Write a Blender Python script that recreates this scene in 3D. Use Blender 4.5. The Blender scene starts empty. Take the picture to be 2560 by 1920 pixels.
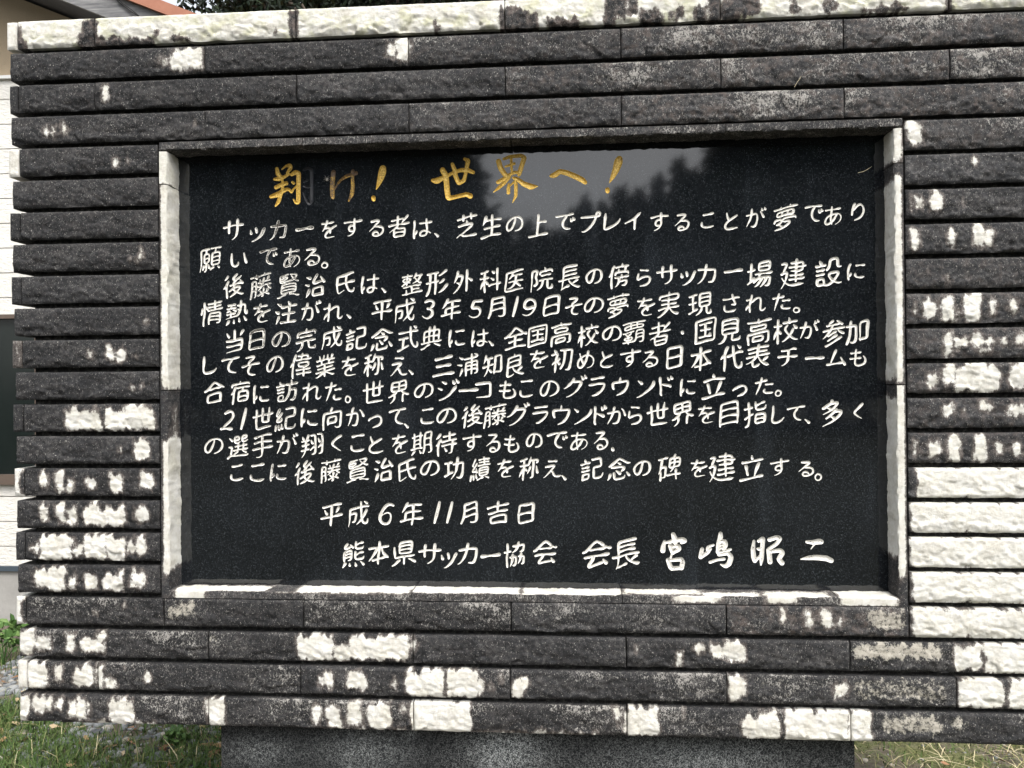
import bpy, bmesh, math, random
import numpy as np
from mathutils import Vector, Matrix, noise
from mathutils.geometry import delaunay_2d_cdt

random.seed(7)
rng = np.random.default_rng(7)
sc = bpy.context.scene
COL = sc.collection

# ------------------------------------------------------------------ camera
H0 = 2.665                       # height of the top of the monument above the ground
F = 1934.0                       # focal length in pixels of the 2560 px wide photograph
YAW, PITCH, ROLL = -0.07315889, 0.00538205, -0.00834803
CAM = np.array([0.09492273, -2.30931129, -1.16469873 + H0])
cy_, sy_ = math.cos(YAW), math.sin(YAW)
cp_, sp_ = math.cos(PITCH), math.sin(PITCH)
fwd = np.array([sy_ * cp_, cy_ * cp_, sp_])
rt0 = np.array([cy_, -sy_, 0.0])
up0 = np.cross(rt0, fwd)
rt = math.cos(ROLL) * rt0 + math.sin(ROLL) * up0
up = -math.sin(ROLL) * rt0 + math.cos(ROLL) * up0
cd = bpy.data.cameras.new('camera')
cam = bpy.data.objects.new('camera', cd)
COL.objects.link(cam)
cd.sensor_width = 36.0
cd.lens = 36.0 * F / 2560.0
cd.clip_start = 0.05
cd.clip_end = 2000.0
M = Matrix.Identity(4)
for i in range(3):
    M[i][0], M[i][1], M[i][2], M[i][3] = rt[i], up[i], -fwd[i], CAM[i]
cam.matrix_world = M
sc.camera = cam


def at(x, y, Y=0.0):
    """point where the sight line through photograph pixel (x, y) meets the vertical plane at depth Y"""
    d = fwd + rt * ((x - 1280) / F) + up * ((960 - y) / F)
    return CAM + d * ((Y - CAM[1]) / d[1])


def mirrored(x, y, Yp, Y):
    """point at depth Y behind the camera that pixel (x, y) shows as a reflection in a plane at depth Yp"""
    d = fwd + rt * ((x - 1280) / F) + up * ((960 - y) / F)
    p = CAM + d * ((Yp - CAM[1]) / d[1])
    r = np.array([d[0], -d[1], d[2]])
    return p + r * ((Y - Yp) / r[1])


S = 2560 / 2212.0

# ------------------------------------------------------------------ world and sun
SUN_EL, SUN_AZ = math.radians(56), math.radians(158)      # azimuth clockwise from +Y
w = bpy.data.worlds.new('World')
sc.world = w
w.use_nodes = True
nt = w.node_tree
bg = nt.nodes['Background']
sky = nt.nodes.new('ShaderNodeTexSky')
sky.sky_type = 'NISHITA'
sky.sun_disc = False
sky.sun_elevation = SUN_EL
sky.sun_rotation = SUN_AZ
sky.air_density = 1.0
sky.dust_density = 4.0
hs = nt.nodes.new('ShaderNodeHueSaturation')
hs.inputs['Saturation'].default_value = 0.24
nt.links.new(sky.outputs[0], hs.inputs['Color'])
nt.links.new(hs.outputs[0], bg.inputs['Color'])
bg.inputs['Strength'].default_value = 0.15
sl = bpy.data.lights.new('sun', 'SUN')
sl.energy = 0.9
sl.angle = math.radians(14)
sl.color = (1.0, 0.96, 0.9)
so = bpy.data.objects.new('sun', sl)
COL.objects.link(so)
sd = Vector((math.sin(SUN_AZ) * math.cos(SUN_EL), math.cos(SUN_AZ) * math.cos(SUN_EL), math.sin(SUN_EL)))
so.rotation_euler = sd.to_track_quat('Z', 'Y').to_euler()
so.location = sd * 30
sc.view_settings.view_transform = 'Standard'
sc.view_settings.look = 'None'
sc.view_settings.exposure = 1.3
sc.view_settings.gamma = 1.0


# ------------------------------------------------------------------ helpers
def link_mesh(name, verts, faces, mat=None, parent=None, smooth=False, attrs=None):
    me = bpy.data.meshes.new(name)
    me.from_pydata([tuple(v) for v in verts], [], faces)
    me.update()
    if smooth:
        me.polygons.foreach_set('use_smooth', [True] * len(me.polygons))
    for k, v in (attrs or {}).items():
        a = me.attributes.new(k, 'FLOAT', 'POINT')
        a.data.foreach_set('value', np.asarray(v, dtype=np.float32))
    if mat:
        me.materials.append(mat)
    o = bpy.data.objects.new(name, me)
    COL.objects.link(o)
    if parent is not None:
        p, off = parent, Vector((0, 0, 0))
        while p is not None:
            off += p.location
            p = p.parent
        me.transform(Matrix.Translation(-off))
        o.parent = parent
    return o


def tag(o, label=None, cat=None, group=None, kind=None):
    if label: o['label'] = label
    if cat: o['category'] = cat
    if group: o['group'] = group
    if kind: o['kind'] = kind
    return o


def empty(name, loc):
    o = bpy.data.objects.new(name, None)
    o.empty_display_size = 0.1
    COL.objects.link(o)
    o.location = loc
    return o


class MB:
    def __init__(self):
        self.v, self.f = [], []

    def add(self, vs, fs):
        n = len(self.v)
        self.v += [tuple(p) for p in vs]
        self.f += [tuple(i + n for i in q) for q in fs]

    def box(self, x0, x1, y0, y1, z0, z1):
        self.add([(x0, y0, z0), (x1, y0, z0), (x1, y1, z0), (x0, y1, z0), (x0, y0, z1), (x1, y0, z1), (x1, y1, z1), (x0, y1, z1)],
                 [(0, 3, 2, 1), (4, 5, 6, 7), (0, 1, 5, 4), (1, 2, 6, 5), (2, 3, 7, 6), (3, 0, 4, 7)])

    def prism(self, poly, y0, y1):
        """polygon in x, z (counter-clockwise seen from the front, -Y) extruded from y0 to y1"""
        n = len(poly)
        vs = [(x, y0, z) for x, z in poly] + [(x, y1, z) for x, z in poly]
        fs = [tuple(range(n)), tuple(range(2 * n - 1, n - 1, -1))]
        fs += [(i, i + n, (i + 1) % n + n, (i + 1) % n) for i in range(n)]
        self.add(vs, fs)

    def tube(self, pts, rads, seg=8):
        pts = [Vector(p) for p in pts]
        n0 = len(self.v)
        for i, p in enumerate(pts):
            d = (pts[min(i + 1, len(pts) - 1)] - pts[max(i - 1, 0)]).normalized()
            a = d.cross(Vector((0, 0, 1)) if abs(d.z) < 0.9 else Vector((1, 0, 0))).normalized()
            b = d.cross(a)
            r = rads[i] if isinstance(rads, (list, tuple)) else rads
            for k in range(seg):
                t = 2 * math.pi * k / seg
                self.v.append(tuple(p + a * (r * math.cos(t)) + b * (r * math.sin(t))))
        for i in range(len(pts) - 1):
            for k in range(seg):
                a0 = n0 + i * seg + k
                b0 = n0 + i * seg + (k + 1) % seg
                self.f.append((a0, b0, b0 + seg, a0 + seg))
        self.f.append(tuple(n0 + k for k in range(seg))[::-1])
        self.f.append(tuple(n0 + (len(pts) - 1) * seg + k for k in range(seg)))

    def build(self, name, mat, parent=None, smooth=False):
        return link_mesh(name, self.v, self.f, mat, parent, smooth)


# ------------------------------------------------------------------ materials
class NT:
    def __init__(self, name):
        self.m = bpy.data.materials.new(name)
        self.m.use_nodes = True
        self.t = self.m.node_tree
        self.b = self.t.nodes['Principled BSDF']
        self.tc = self.t.nodes.new('ShaderNodeTexCoord').outputs['Object']

    def put(self, sock, val):
        if isinstance(val, bpy.types.NodeSocket):
            self.t.links.new(val, sock)
        elif isinstance(val, (tuple, list)) and len(val) == 3 and sock.type == 'RGBA':
            sock.default_value = (*val, 1)
        else:
            sock.default_value = val

    def noise(self, scale, detail=4, rough=0.55, stretch=None, dist=0.0, off=0.0):
        n = self.t.nodes.new('ShaderNodeTexNoise')
        n.inputs['Scale'].default_value = scale
        n.inputs['Detail'].default_value = detail
        n.inputs['Roughness'].default_value = rough
        n.inputs['Distortion'].default_value = dist
        mp = self.t.nodes.new('ShaderNodeMapping')
        mp.inputs['Scale'].default_value = stretch or (1, 1, 1)
        mp.inputs['Location'].default_value = (off, off * .7, off * 1.3)
        self.t.links.new(self.tc, mp.inputs[0])
        self.t.links.new(mp.outputs[0], n.inputs[0])
        return n.outputs[0]

    def voro(self, scale, feature='F1', out='Distance', stretch=None):
        n = self.t.nodes.new('ShaderNodeTexVoronoi')
        n.feature = feature
        n.inputs['Scale'].default_value = scale
        mp = self.t.nodes.new('ShaderNodeMapping')
        mp.inputs['Scale'].default_value = stretch or (1, 1, 1)
        self.t.links.new(self.tc, mp.inputs[0])
        self.t.links.new(mp.outputs[0], n.inputs['Vector'])
        return n.outputs[out]

    def math(self, op, a, b=0.0, c=0.0, clamp=False):
        n = self.t.nodes.new('ShaderNodeMath')
        n.operation = op
        n.use_clamp = clamp
        for i, v in enumerate((a, b, c)):
            self.put(n.inputs[i], v)
        return n.outputs[0]

    def step(self, x, lo, hi):
        n = self.t.nodes.new('ShaderNodeMapRange')
        n.interpolation_type = 'SMOOTHSTEP'
        self.put(n.inputs[0], x)
        self.put(n.inputs[1], lo)
        self.put(n.inputs[2], hi)
        return n.outputs[0]

    def mix(self, f, a, b):
        n = self.t.nodes.new('ShaderNodeMix')
        n.data_type = 'RGBA'
        self.put(n.inputs[0], f)
        self.put(n.inputs[6], a)
        self.put(n.inputs[7], b)
        return n.outputs[2]

    def ramp(self, x, stops):
        n = self.t.nodes.new('ShaderNodeValToRGB')
        el = n.color_ramp.elements
        while len(el) < len(stops):
            el.new(0.5)
        for e, (p, c) in zip(el, stops):
            e.position = p
            e.color = (*c, 1)
        self.put(n.inputs[0], x)
        return n.outputs[0]

    def attr(self, name):
        n = self.t.nodes.new('ShaderNodeAttribute')
        n.attribute_name = name
        return n.outputs['Fac']

    def bump(self, h, strength=0.4, dist=0.004, normal=None):
        n = self.t.nodes.new('ShaderNodeBump')
        n.inputs['Strength'].default_value = strength
        n.inputs['Distance'].default_value = dist
        self.put(n.inputs['Height'], h)
        if normal is not None:
            self.put(n.inputs['Normal'], normal)
        return n.outputs[0]

    def done(self, color, rough=0.8, normal=None, spec=0.3, metal=0.0):
        self.put(self.b.inputs['Base Color'], color)
        self.put(self.b.inputs['Roughness'], rough)
        self.put(self.b.inputs['Specular IOR Level'], spec)
        self.put(self.b.inputs['Metallic'], metal)
        if normal is not None:
            self.put(self.b.inputs['Normal'], normal)
        return self.m


def mat_stone():
    k = NT('split_face_stone')
    white, speck, pink, cream = (k.attr(a) for a in ('white', 'speck', 'pink', 'cream'))
    fine = k.noise(420, 3, 0.6)
    mid = k.noise(95, 5, 0.62)
    streak = k.noise(1.0, 4, 0.6, (130, 130, 42), off=3.1)
    big = k.noise(7, 4, 0.6, (1, 1, 2.0), off=1.7)
    dark = k.ramp(k.math('ADD', k.math('MULTIPLY', mid, 0.6), k.math('MULTIPLY', big, 0.4)),
                  [(0.34, (0.011, 0.0115, 0.0125)), (0.50, (0.029, 0.0295, 0.031)), (0.66, (0.088, 0.084, 0.082))])
    tn = k.t.nodes.new('ShaderNodeMix'); tn.data_type = 'RGBA'; tn.blend_type = 'MULTIPLY'; tn.inputs[0].default_value = 1.0
    k.put(tn.inputs[6], dark)
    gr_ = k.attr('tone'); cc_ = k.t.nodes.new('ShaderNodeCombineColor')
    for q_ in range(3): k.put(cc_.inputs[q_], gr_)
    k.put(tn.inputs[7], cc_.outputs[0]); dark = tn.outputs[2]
    # reddish algae
    pk = k.math('MULTIPLY', pink, k.step(k.noise(40, 6, 0.72, off=5.0), 0.44, 0.70))
    dark = k.mix(pk, dark, k.mix(fine, (0.052, 0.042, 0.038), (0.15, 0.122, 0.108)))
    # pale lichen flecks, denser where the speck attribute is high
    fl = k.noise(1.0, 4, 0.75, (190, 190, 125), 0.8, off=8.0)
    patch = k.noise(22, 4, 0.6, (1, 1, 1.4), off=2.2)
    th = k.math('SUBTRACT', 0.74, k.math('MULTIPLY', speck, k.math('MULTIPLY_ADD', patch, 0.62, -0.10)))
    flm = k.step(k.math('SUBTRACT', fl, th), -0.02, 0.06)
    f2 = k.noise(1.0, 2, 0.6, (330, 330, 210), 0.9, off=12.0)
    flm = k.math('MAXIMUM', flm, k.math('MULTIPLY', k.step(f2, k.math('SUBTRACT', 0.655, k.math('MULTIPLY', speck, 0.06)), 0.675), 0.9))
    dark = k.mix(k.math('MULTIPLY', flm, 0.9), dark, (0.34, 0.325, 0.30))
    # broken cream crust
    cr = k.math('ADD', k.math('MULTIPLY', cream, 0.40), k.math('ADD', k.math('MULTIPLY', k.noise(55, 5, 0.75, (1, 1, .8), off=4.4), 0.9), k.math('MULTIPLY', k.noise(170, 3, 0.7, off=1.4), 0.5)))
    dark = k.mix(k.math('MULTIPLY', k.step(cr, 0.97, 1.16), k.math('MINIMUM', k.math('MULTIPLY', cream, 4.0), 1.0)), dark, k.mix(fine, (0.27, 0.25, 0.21), (0.52, 0.49, 0.42)))
    # bare white stone where the black crust has gone
    wv = k.math('ADD', white, k.math('ADD', k.math('MULTIPLY_ADD', streak, 0.60, -0.30), k.math('MULTIPLY_ADD', mid, 0.75, -0.375)))
    wv = k.math('ADD', wv, k.math('MULTIPLY_ADD', fine, 0.5, -0.25))
    wm = k.step(wv, 0.38, 0.68)
    wcol = k.ramp(k.math('ADD', k.math('MULTIPLY', k.noise(16, 5, 0.6, off=6.0), 0.55), k.math('MULTIPLY', mid, 0.45)),
                  [(0.30, (0.42, 0.39, 0.33)), (0.44, (0.58, 0.56, 0.50)), (0.60, (0.70, 0.69, 0.65))])
    moss = k.math('MULTIPLY', k.attr('moss'), k.step(k.noise(19, 5, 0.65, (1, 1, 1.3), off=7.0), 0.42, 0.68))
    wcol = k.mix(k.math('MULTIPLY', moss, 0.75), wcol, (0.42, 0.42, 0.22))
    col = k.mix(wm, dark, wcol)
    # worn brownish rim round the bare patches
    rim = k.math('MULTIPLY', k.step(wv, 0.08, 0.46), k.math('SUBTRACT', 1.0, wm))
    col = k.mix(k.math('MULTIPLY', rim, 0.45), col, (0.19, 0.16, 0.14))
    ridge = k.math('ABSOLUTE', k.math('SUBTRACT', k.noise(1.0, 4, 0.6, (48, 48, 85), 0.5, off=15.0), 0.5))
    h = k.math('ADD', k.math('MULTIPLY', mid, 0.30), k.math('ADD', k.math('MULTIPLY', fine, 0.45), k.math('MULTIPLY', ridge, -0.55)))
    h = k.math('ADD', h, k.math('MULTIPLY', flm, 0.12))
    return k.done(col, 0.82, k.bump(h, 0.7, 0.007), 0.25)


def mat_granite(name, polish, speck):
    k = NT(name)
    g = k.voro(420 if polish < .2 else 330, out='Color')
    gv = k.math('MULTIPLY', g, 1.0)
    n = k.noise(520 if polish < .2 else 420, 2, 0.7)
    big = k.noise(3.0, 4, 0.6, (1, 1, 0.4))
    if polish < .2:
        col = k.ramp(k.math('ADD', k.math('MULTIPLY', gv, 0.5), k.math('MULTIPLY', n, 0.5)),
                     [(0.25, (0.0022, 0.0027, 0.0036)), (0.50, (0.0048, 0.0058, 0.0072)), (0.66, (0.014, 0.016, 0.018)), (0.80, (0.060, 0.066, 0.070))])
        dust = k.math('MULTIPLY', k.step(k.noise(1.0, 4, 0.55, (9, 9, 1.2), off=2.0), 0.52, 0.78), 0.06)
        scuff = k.math('MULTIPLY', k.step(k.noise(1.0, 3, 0.5, (2.2, 2.2, 2.6), off=9.0), 0.40, 0.70), 0.03)
        col = k.mix(k.math('ADD', dust, scuff), col, (0.13, 0.155, 0.185))
        rough = k.math('MULTIPLY_ADD', n, 0.04, 0.025)
        k.b.inputs['IOR'].default_value = 1.56
        m = k.done(col, rough, None, 0.58)
        return m
    worm = k.noise(1.0, 2, 0.6, (105, 105, 105), 1.2, off=3.0)
    edge = k.step(k.math('ABSOLUTE', k.math('SUBTRACT', worm, 0.5)), 0.045, 0.015)
    worm2 = k.noise(1.0, 2, 0.6, (180, 180, 180), 1.0, off=13.0)
    edge = k.math('MAXIMUM', edge, k.math('MULTIPLY', k.step(worm2, 0.60, 0.70), 0.7))
    spot = k.attr('haze')
    hz_ = k.step(k.noise(1.0, 3, 0.5, (3.4, 3.4, 2.0), off=1.3), 0.40, 0.75)
    amt = k.math('ADD', k.math('MULTIPLY_ADD', hz_, 0.14, 0.07), k.math('MULTIPLY', spot, 0.7), 0, True)
    base = k.mix(k.math('MULTIPLY', spot, 0.14), k.ramp(n, [(0.35, (0.004, 0.0045, 0.005)), (0.7, (0.012, 0.013, 0.014))]), (0.25, 0.28, 0.29))
    col = k.mix(k.math('MULTIPLY', edge, amt), base, (0.54, 0.56, 0.55))
    return k.done(col, 0.6, k.bump(n, 0.2, 0.001), 0.15)


def mat_paint(name, gold):
    k = NT(name)
    wear = k.attr('wear')
    n = k.noise(260, 4, 0.65)
    n2 = k.noise(40, 4, 0.6, off=4)
    m = k.math('ADD', k.math('MULTIPLY', n, 0.7), k.math('MULTIPLY', n2, 0.3))
    mask = k.step(k.math('SUBTRACT', m, k.math('SUBTRACT', 0.88, k.math('MULTIPLY', wear, 0.62))), -0.03, 0.05)
    mask = k.math('MAXIMUM', mask, k.step(wear, 0.9, 0.98))
    if gold:
        base = k.ramp(n, [(0.3, (0.22, 0.12, 0.018)), (0.5, (0.52, 0.33, 0.05)), (0.7, (0.80, 0.58, 0.17))])
        col = k.mix(mask, base, k.mix(k.step(wear, 0.8, 0.95), (0.10, 0.062, 0.035), (0.016, 0.017, 0.020)))
        return k.done(col, 0.42, k.bump(n, 0.5, 0.0015), 0.5, 0.15)
    base = k.ramp(n, [(0.3, (0.50, 0.47, 0.40)), (0.5, (0.68, 0.665, 0.62)), (0.7, (0.75, 0.74, 0.71))])
    col = k.mix(mask, base, k.mix(n2, (0.02, 0.02, 0.02), (0.12, 0.105, 0.09)))
    return k.done(col, 0.7, k.bump(n, 0.3, 0.001), 0.3)


def mat_noise(name, stops, scale=8, detail=5, rough=0.85, bump=0.3, bdist=0.01, stretch=None, spec=0.3, bscale=None):
    k = NT(name)
    n = k.noise(scale, detail, 0.6, stretch)
    b = k.noise(bscale or scale * 6, 4, 0.6, stretch)
    return k.done(k.ramp(k.math('ADD', k.math('MULTIPLY', n, .7), k.math('MULTIPLY', b, .3)), stops), rough, k.bump(b, bump, bdist), spec)


def mat_rnd(name, stops, rough=0.7, spec=0.3, translucent=False, scale=60):
    k = NT(name)
    v = k.math('ADD', k.attr('rnd'), k.math('MULTIPLY_ADD', k.noise(scale, 3), 0.3, -0.15))
    if translucent:
        k.put(k.b.inputs['Subsurface Weight'], 0.0)
    return k.done(k.ramp(v, stops), rough, None, spec)


STONE = mat_stone()
PANEL = mat_granite('polished_black_granite', 0.1, 0.5)
PEDESTAL = mat_granite('dull_black_granite', 0.5, 0.5)
WHITEPAINT = mat_paint('white_letter_paint', False)
GOLDPAINT = mat_paint('gold_letter_paint', True)
MORTAR = mat_noise('black_mortar', [(0.38, (0.010, 0.010, 0.010)), (0.52, (0.035, 0.034, 0.031)), (0.66, (0.13, 0.125, 0.11))], 70, 6, 0.95, 1.0, 0.02)

# ------------------------------------------------------------------ ground
k = NT('soil_and_gravel')
gn = k.noise(3.0, 6, 0.65)
gf = k.noise(70, 5, 0.7)
gv = k.voro(55, out='Color')
soil = k.ramp(k.math('ADD', k.math('MULTIPLY', gn, 0.5), k.math('MULTIPLY', gf, 0.5)),
              [(0.33, (0.055, 0.044, 0.032)), (0.5, (0.13, 0.11, 0.085)), (0.66, (0.22, 0.20, 0.165))])
sep = k.t.nodes.new('ShaderNodeSeparateXYZ')
k.t.links.new(k.tc, sep.inputs[0])
unseen_lawn = k.math('MULTIPLY', k.step(k.math('ADD', sep.outputs['Y'], k.math('MULTIPLY', gn, 1.5)), 0.2, -0.8), 0.92)  # unseen ground before the monument, darkened as lawn to dim the tablet's reflection
soil = k.mix(unseen_lawn, soil, k.ramp(gf, [(0.3, (0.007, 0.010, 0.005)), (0.7, (0.018, 0.022, 0.011))]))
turf = k.math('MULTIPLY', k.step(sep.outputs['X'], 0.6, 1.1), k.step(gn, 0.40, 0.56))
soil = k.mix(k.math('MULTIPLY', turf, k.math('SUBTRACT', 1.0, unseen_lawn)), soil, k.ramp(gf, [(0.35, (0.045, 0.055, 0.018)), (0.65, (0.16, 0.16, 0.07))]))
GROUND = k.done(soil, 0.95, k.bump(k.math('ADD', gf, gv), 0.6, 0.012), 0.2)
m = MB()
G = 60
m.add([(x, y, 0) for y in (-400, -40, 0, 40, 400) for x in (-400, -40, 0, 40, 400)],
      [(j * 5 + i, j * 5 + i + 1, j * 5 + i + 6, j * 5 + i + 5) for j in range(4) for i in range(4)])
tag(m.build('ground', GROUND), kind='structure')

# ------------------------------------------------------------------ the stone monument
UL, UR = -1.64, 1.545            # ends of the front facing
PZ = 0.1003                      # course pitch
D = 0.07                         # depth of the inscribed tablet behind the facing
mon = empty('stone_monument', (-0.05, 0.2, 0))
tag(mon, 'black weathered split stone wall monument with white patches framing an inscribed black tablet', 'monument')


def nz(x, y, z):
    return noise.noise(Vector((x, y, z)))


def facets(x, z, s, seed):
    p = Vector((x * s, z * s * 1.5, seed))
    dist, pts = noise.voronoi(p)
    q = pts[0]
    c = noise.cell_vector(Vector((q.x * 7.3 + 11, q.y * 7.3, q.z * 3.1)))
    d = p - q
    return (c.x - .5) * 1.6 * d.x + (c.y - .35) * 1.8 * d.y + (c.z - .5) * 0.5


def sstep(t):
    t = min(1.0, max(0.0, t))
    return t * t * (3 - 2 * t)


def field(u, v, patches):
    """how far the black crust has gone at face coordinates u (m), v (0 top to 1 bottom)"""
    f = -0.25
    for (a, b, t0, t1, s) in patches:
        wob = 0.007 * nz(u * 30, v * 3, a * 9) + 0.006 * nz(u * 14, v * 2.2, a * 5 + 3)
        dx = max(a - u, u - b) + wob
        dv = (max(t0 - v, v - t1)) * 0.083 + (0.018 if v < (t0 + t1) / 2 else 0.011) * nz(u * 52, v * 2, 7 + b) + 0.008 * nz(u * 120, v * 4, 3 + b)
        dd = math.hypot(max(dx + .015, 0), max(dv + .015, 0)) - .015 if (dx > -.015 or dv > -.015) else max(dx, dv)
        g = s * (0.5 - dd / 0.013 * 0.5)
        f = max(f, min(s, g))
    return f


def block(name, u0, u1, z0, z1, y1, patches=(), base=0.0, creams=(), speck=0.4, pink=0.0, moss=0.0, amp=1.0, y0=0.0, step=0.0045, seed=None, darks=(), edge=0.0065, side_white=None):
    seed = random.uniform(0, 50) if seed is None else seed
    nu, nv = max(3, int(round((u1 - u0) / step))), max(3, int(round((z1 - z0) / step)))
    V, W, SP, PK, CR, MO = [], [], [], [], [], []
    tilt = random.uniform(-0.0015, 0.0015)
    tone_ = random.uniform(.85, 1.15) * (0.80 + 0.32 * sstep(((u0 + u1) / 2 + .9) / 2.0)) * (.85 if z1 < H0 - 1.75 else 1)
    for j in range(nv + 1):
        for i in range(nu + 1):
            fu, fv = i / nu, j / nv
            u, z = u0 + (u1 - u0) * fu, z1 - (z1 - z0) * fv
            if j in (0, nv):
                z += (0.0010 if j == 0 else 0.0022) * nz(u * 22, seed, j) + 0.0008 * nz(u * 80, seed, j)
            if i in (0, nu):
                u += 0.0012 * nz(z * 30, seed, i)
            e = min((u - u0), (u1 - u), (z1 - z) * 1.3, (z - z0) * 0.8)
            k_ = sstep(e / edge + 0.05)
            h = 0.0045 * k_ + 0.0022 * (1 - (2 * fv - 0.95) ** 2) * min(1, amp)
            if amp > 0:
                low = 0.55 + 0.75 * sstep((fv - .25) / .6)
                fa = (facets(u, z, 17, seed) * 0.0050 + facets(u + 3, z, 45, seed + 5) * 0.0030) * low
                fr = noise.fractal(Vector((u * 16, z * 26, seed)), 0.8, 2.1, 6) * 0.0016 * low
                fr += noise.fractal(Vector((u * 60, z * 95, seed + 9)), 0.6, 2.1, 3) * 0.0008
                h += amp * (fa + fr) * (0.25 + 0.75 * k_)
            h += tilt * (fu - .5)
            V.append((u, y0 - h, z))
            wv = base
            if patches:
                wv = max(wv, field(u, fv, patches))
            for (a, b, t0, t1, s) in darks:
                wv = min(wv, 1.0 - field(u, fv, [(a, b, t0, t1, s)]) - 0.1)
            W.append(wv)
            SP.append(speck * (0.75 + 0.7 * nz(u * 5, z * 9, seed)) * (1.15 - 0.5 * fv))
            PK.append(pink)
            CR.append(max([0.0] + [1.0 + (field(u, fv, [c]) - 1.0) for c in creams]) if creams else 0.0)
            MO.append(moss)
    Fs = []
    n1 = nu + 1
    for j in range(nv):
        for i in range(nu):
            a = j * n1 + i
            Fs.append((a, a + n1, a + n1 + 1, a + 1))
    border = list(range(n1)) + [j * n1 + nu for j in range(1, nv + 1)] + [nv * n1 + i for i in range(nu - 1, -1, -1)] + [j * n1 for j in range(nv - 1, 0, -1)]
    nf = len(Fs)
    n0 = len(V)
    L = len(border)
    for b in border:
        V.append(V[b]); W.append(W[b]); SP.append(SP[b] * .6); PK.append(PK[b]); CR.append(0); MO.append(MO[b])
    for b in border:
        V.append((V[b][0], y1, V[b][2])); W.append(W[b] if side_white is None else side_white); SP.append(SP[b] * .6); PK.append(0); CR.append(0); MO.append(MO[b])
    for i in range(L):
        a, b = n0 + i, n0 + (i + 1) % L
        Fs.append((a, b, b + L, a + L))
    Fs.append(tuple(n0 + L + i for i in range(L)))
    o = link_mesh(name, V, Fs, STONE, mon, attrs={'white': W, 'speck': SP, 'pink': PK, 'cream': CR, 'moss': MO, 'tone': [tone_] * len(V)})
    o.data.polygons.foreach_set('use_smooth', [i < nf for i in range(len(o.data.polygons))])
    return o


def U(x, row):
    """face coordinate of a photograph x (2212-wide reading) in a course"""
    z = H0 - PZ * row - 0.04
    # invert: find u with projected x
    lo, hi = -2.5, 2.5
    for _ in range(40):
        mid = (lo + hi) / 2
        d = np.array([mid, 0, z]) - CAM
        px = 1280 + F * (d @ rt) / (d @ fwd)
        if px < x * S: lo = mid
        else: hi = mid
    return (lo + hi) / 2


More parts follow.
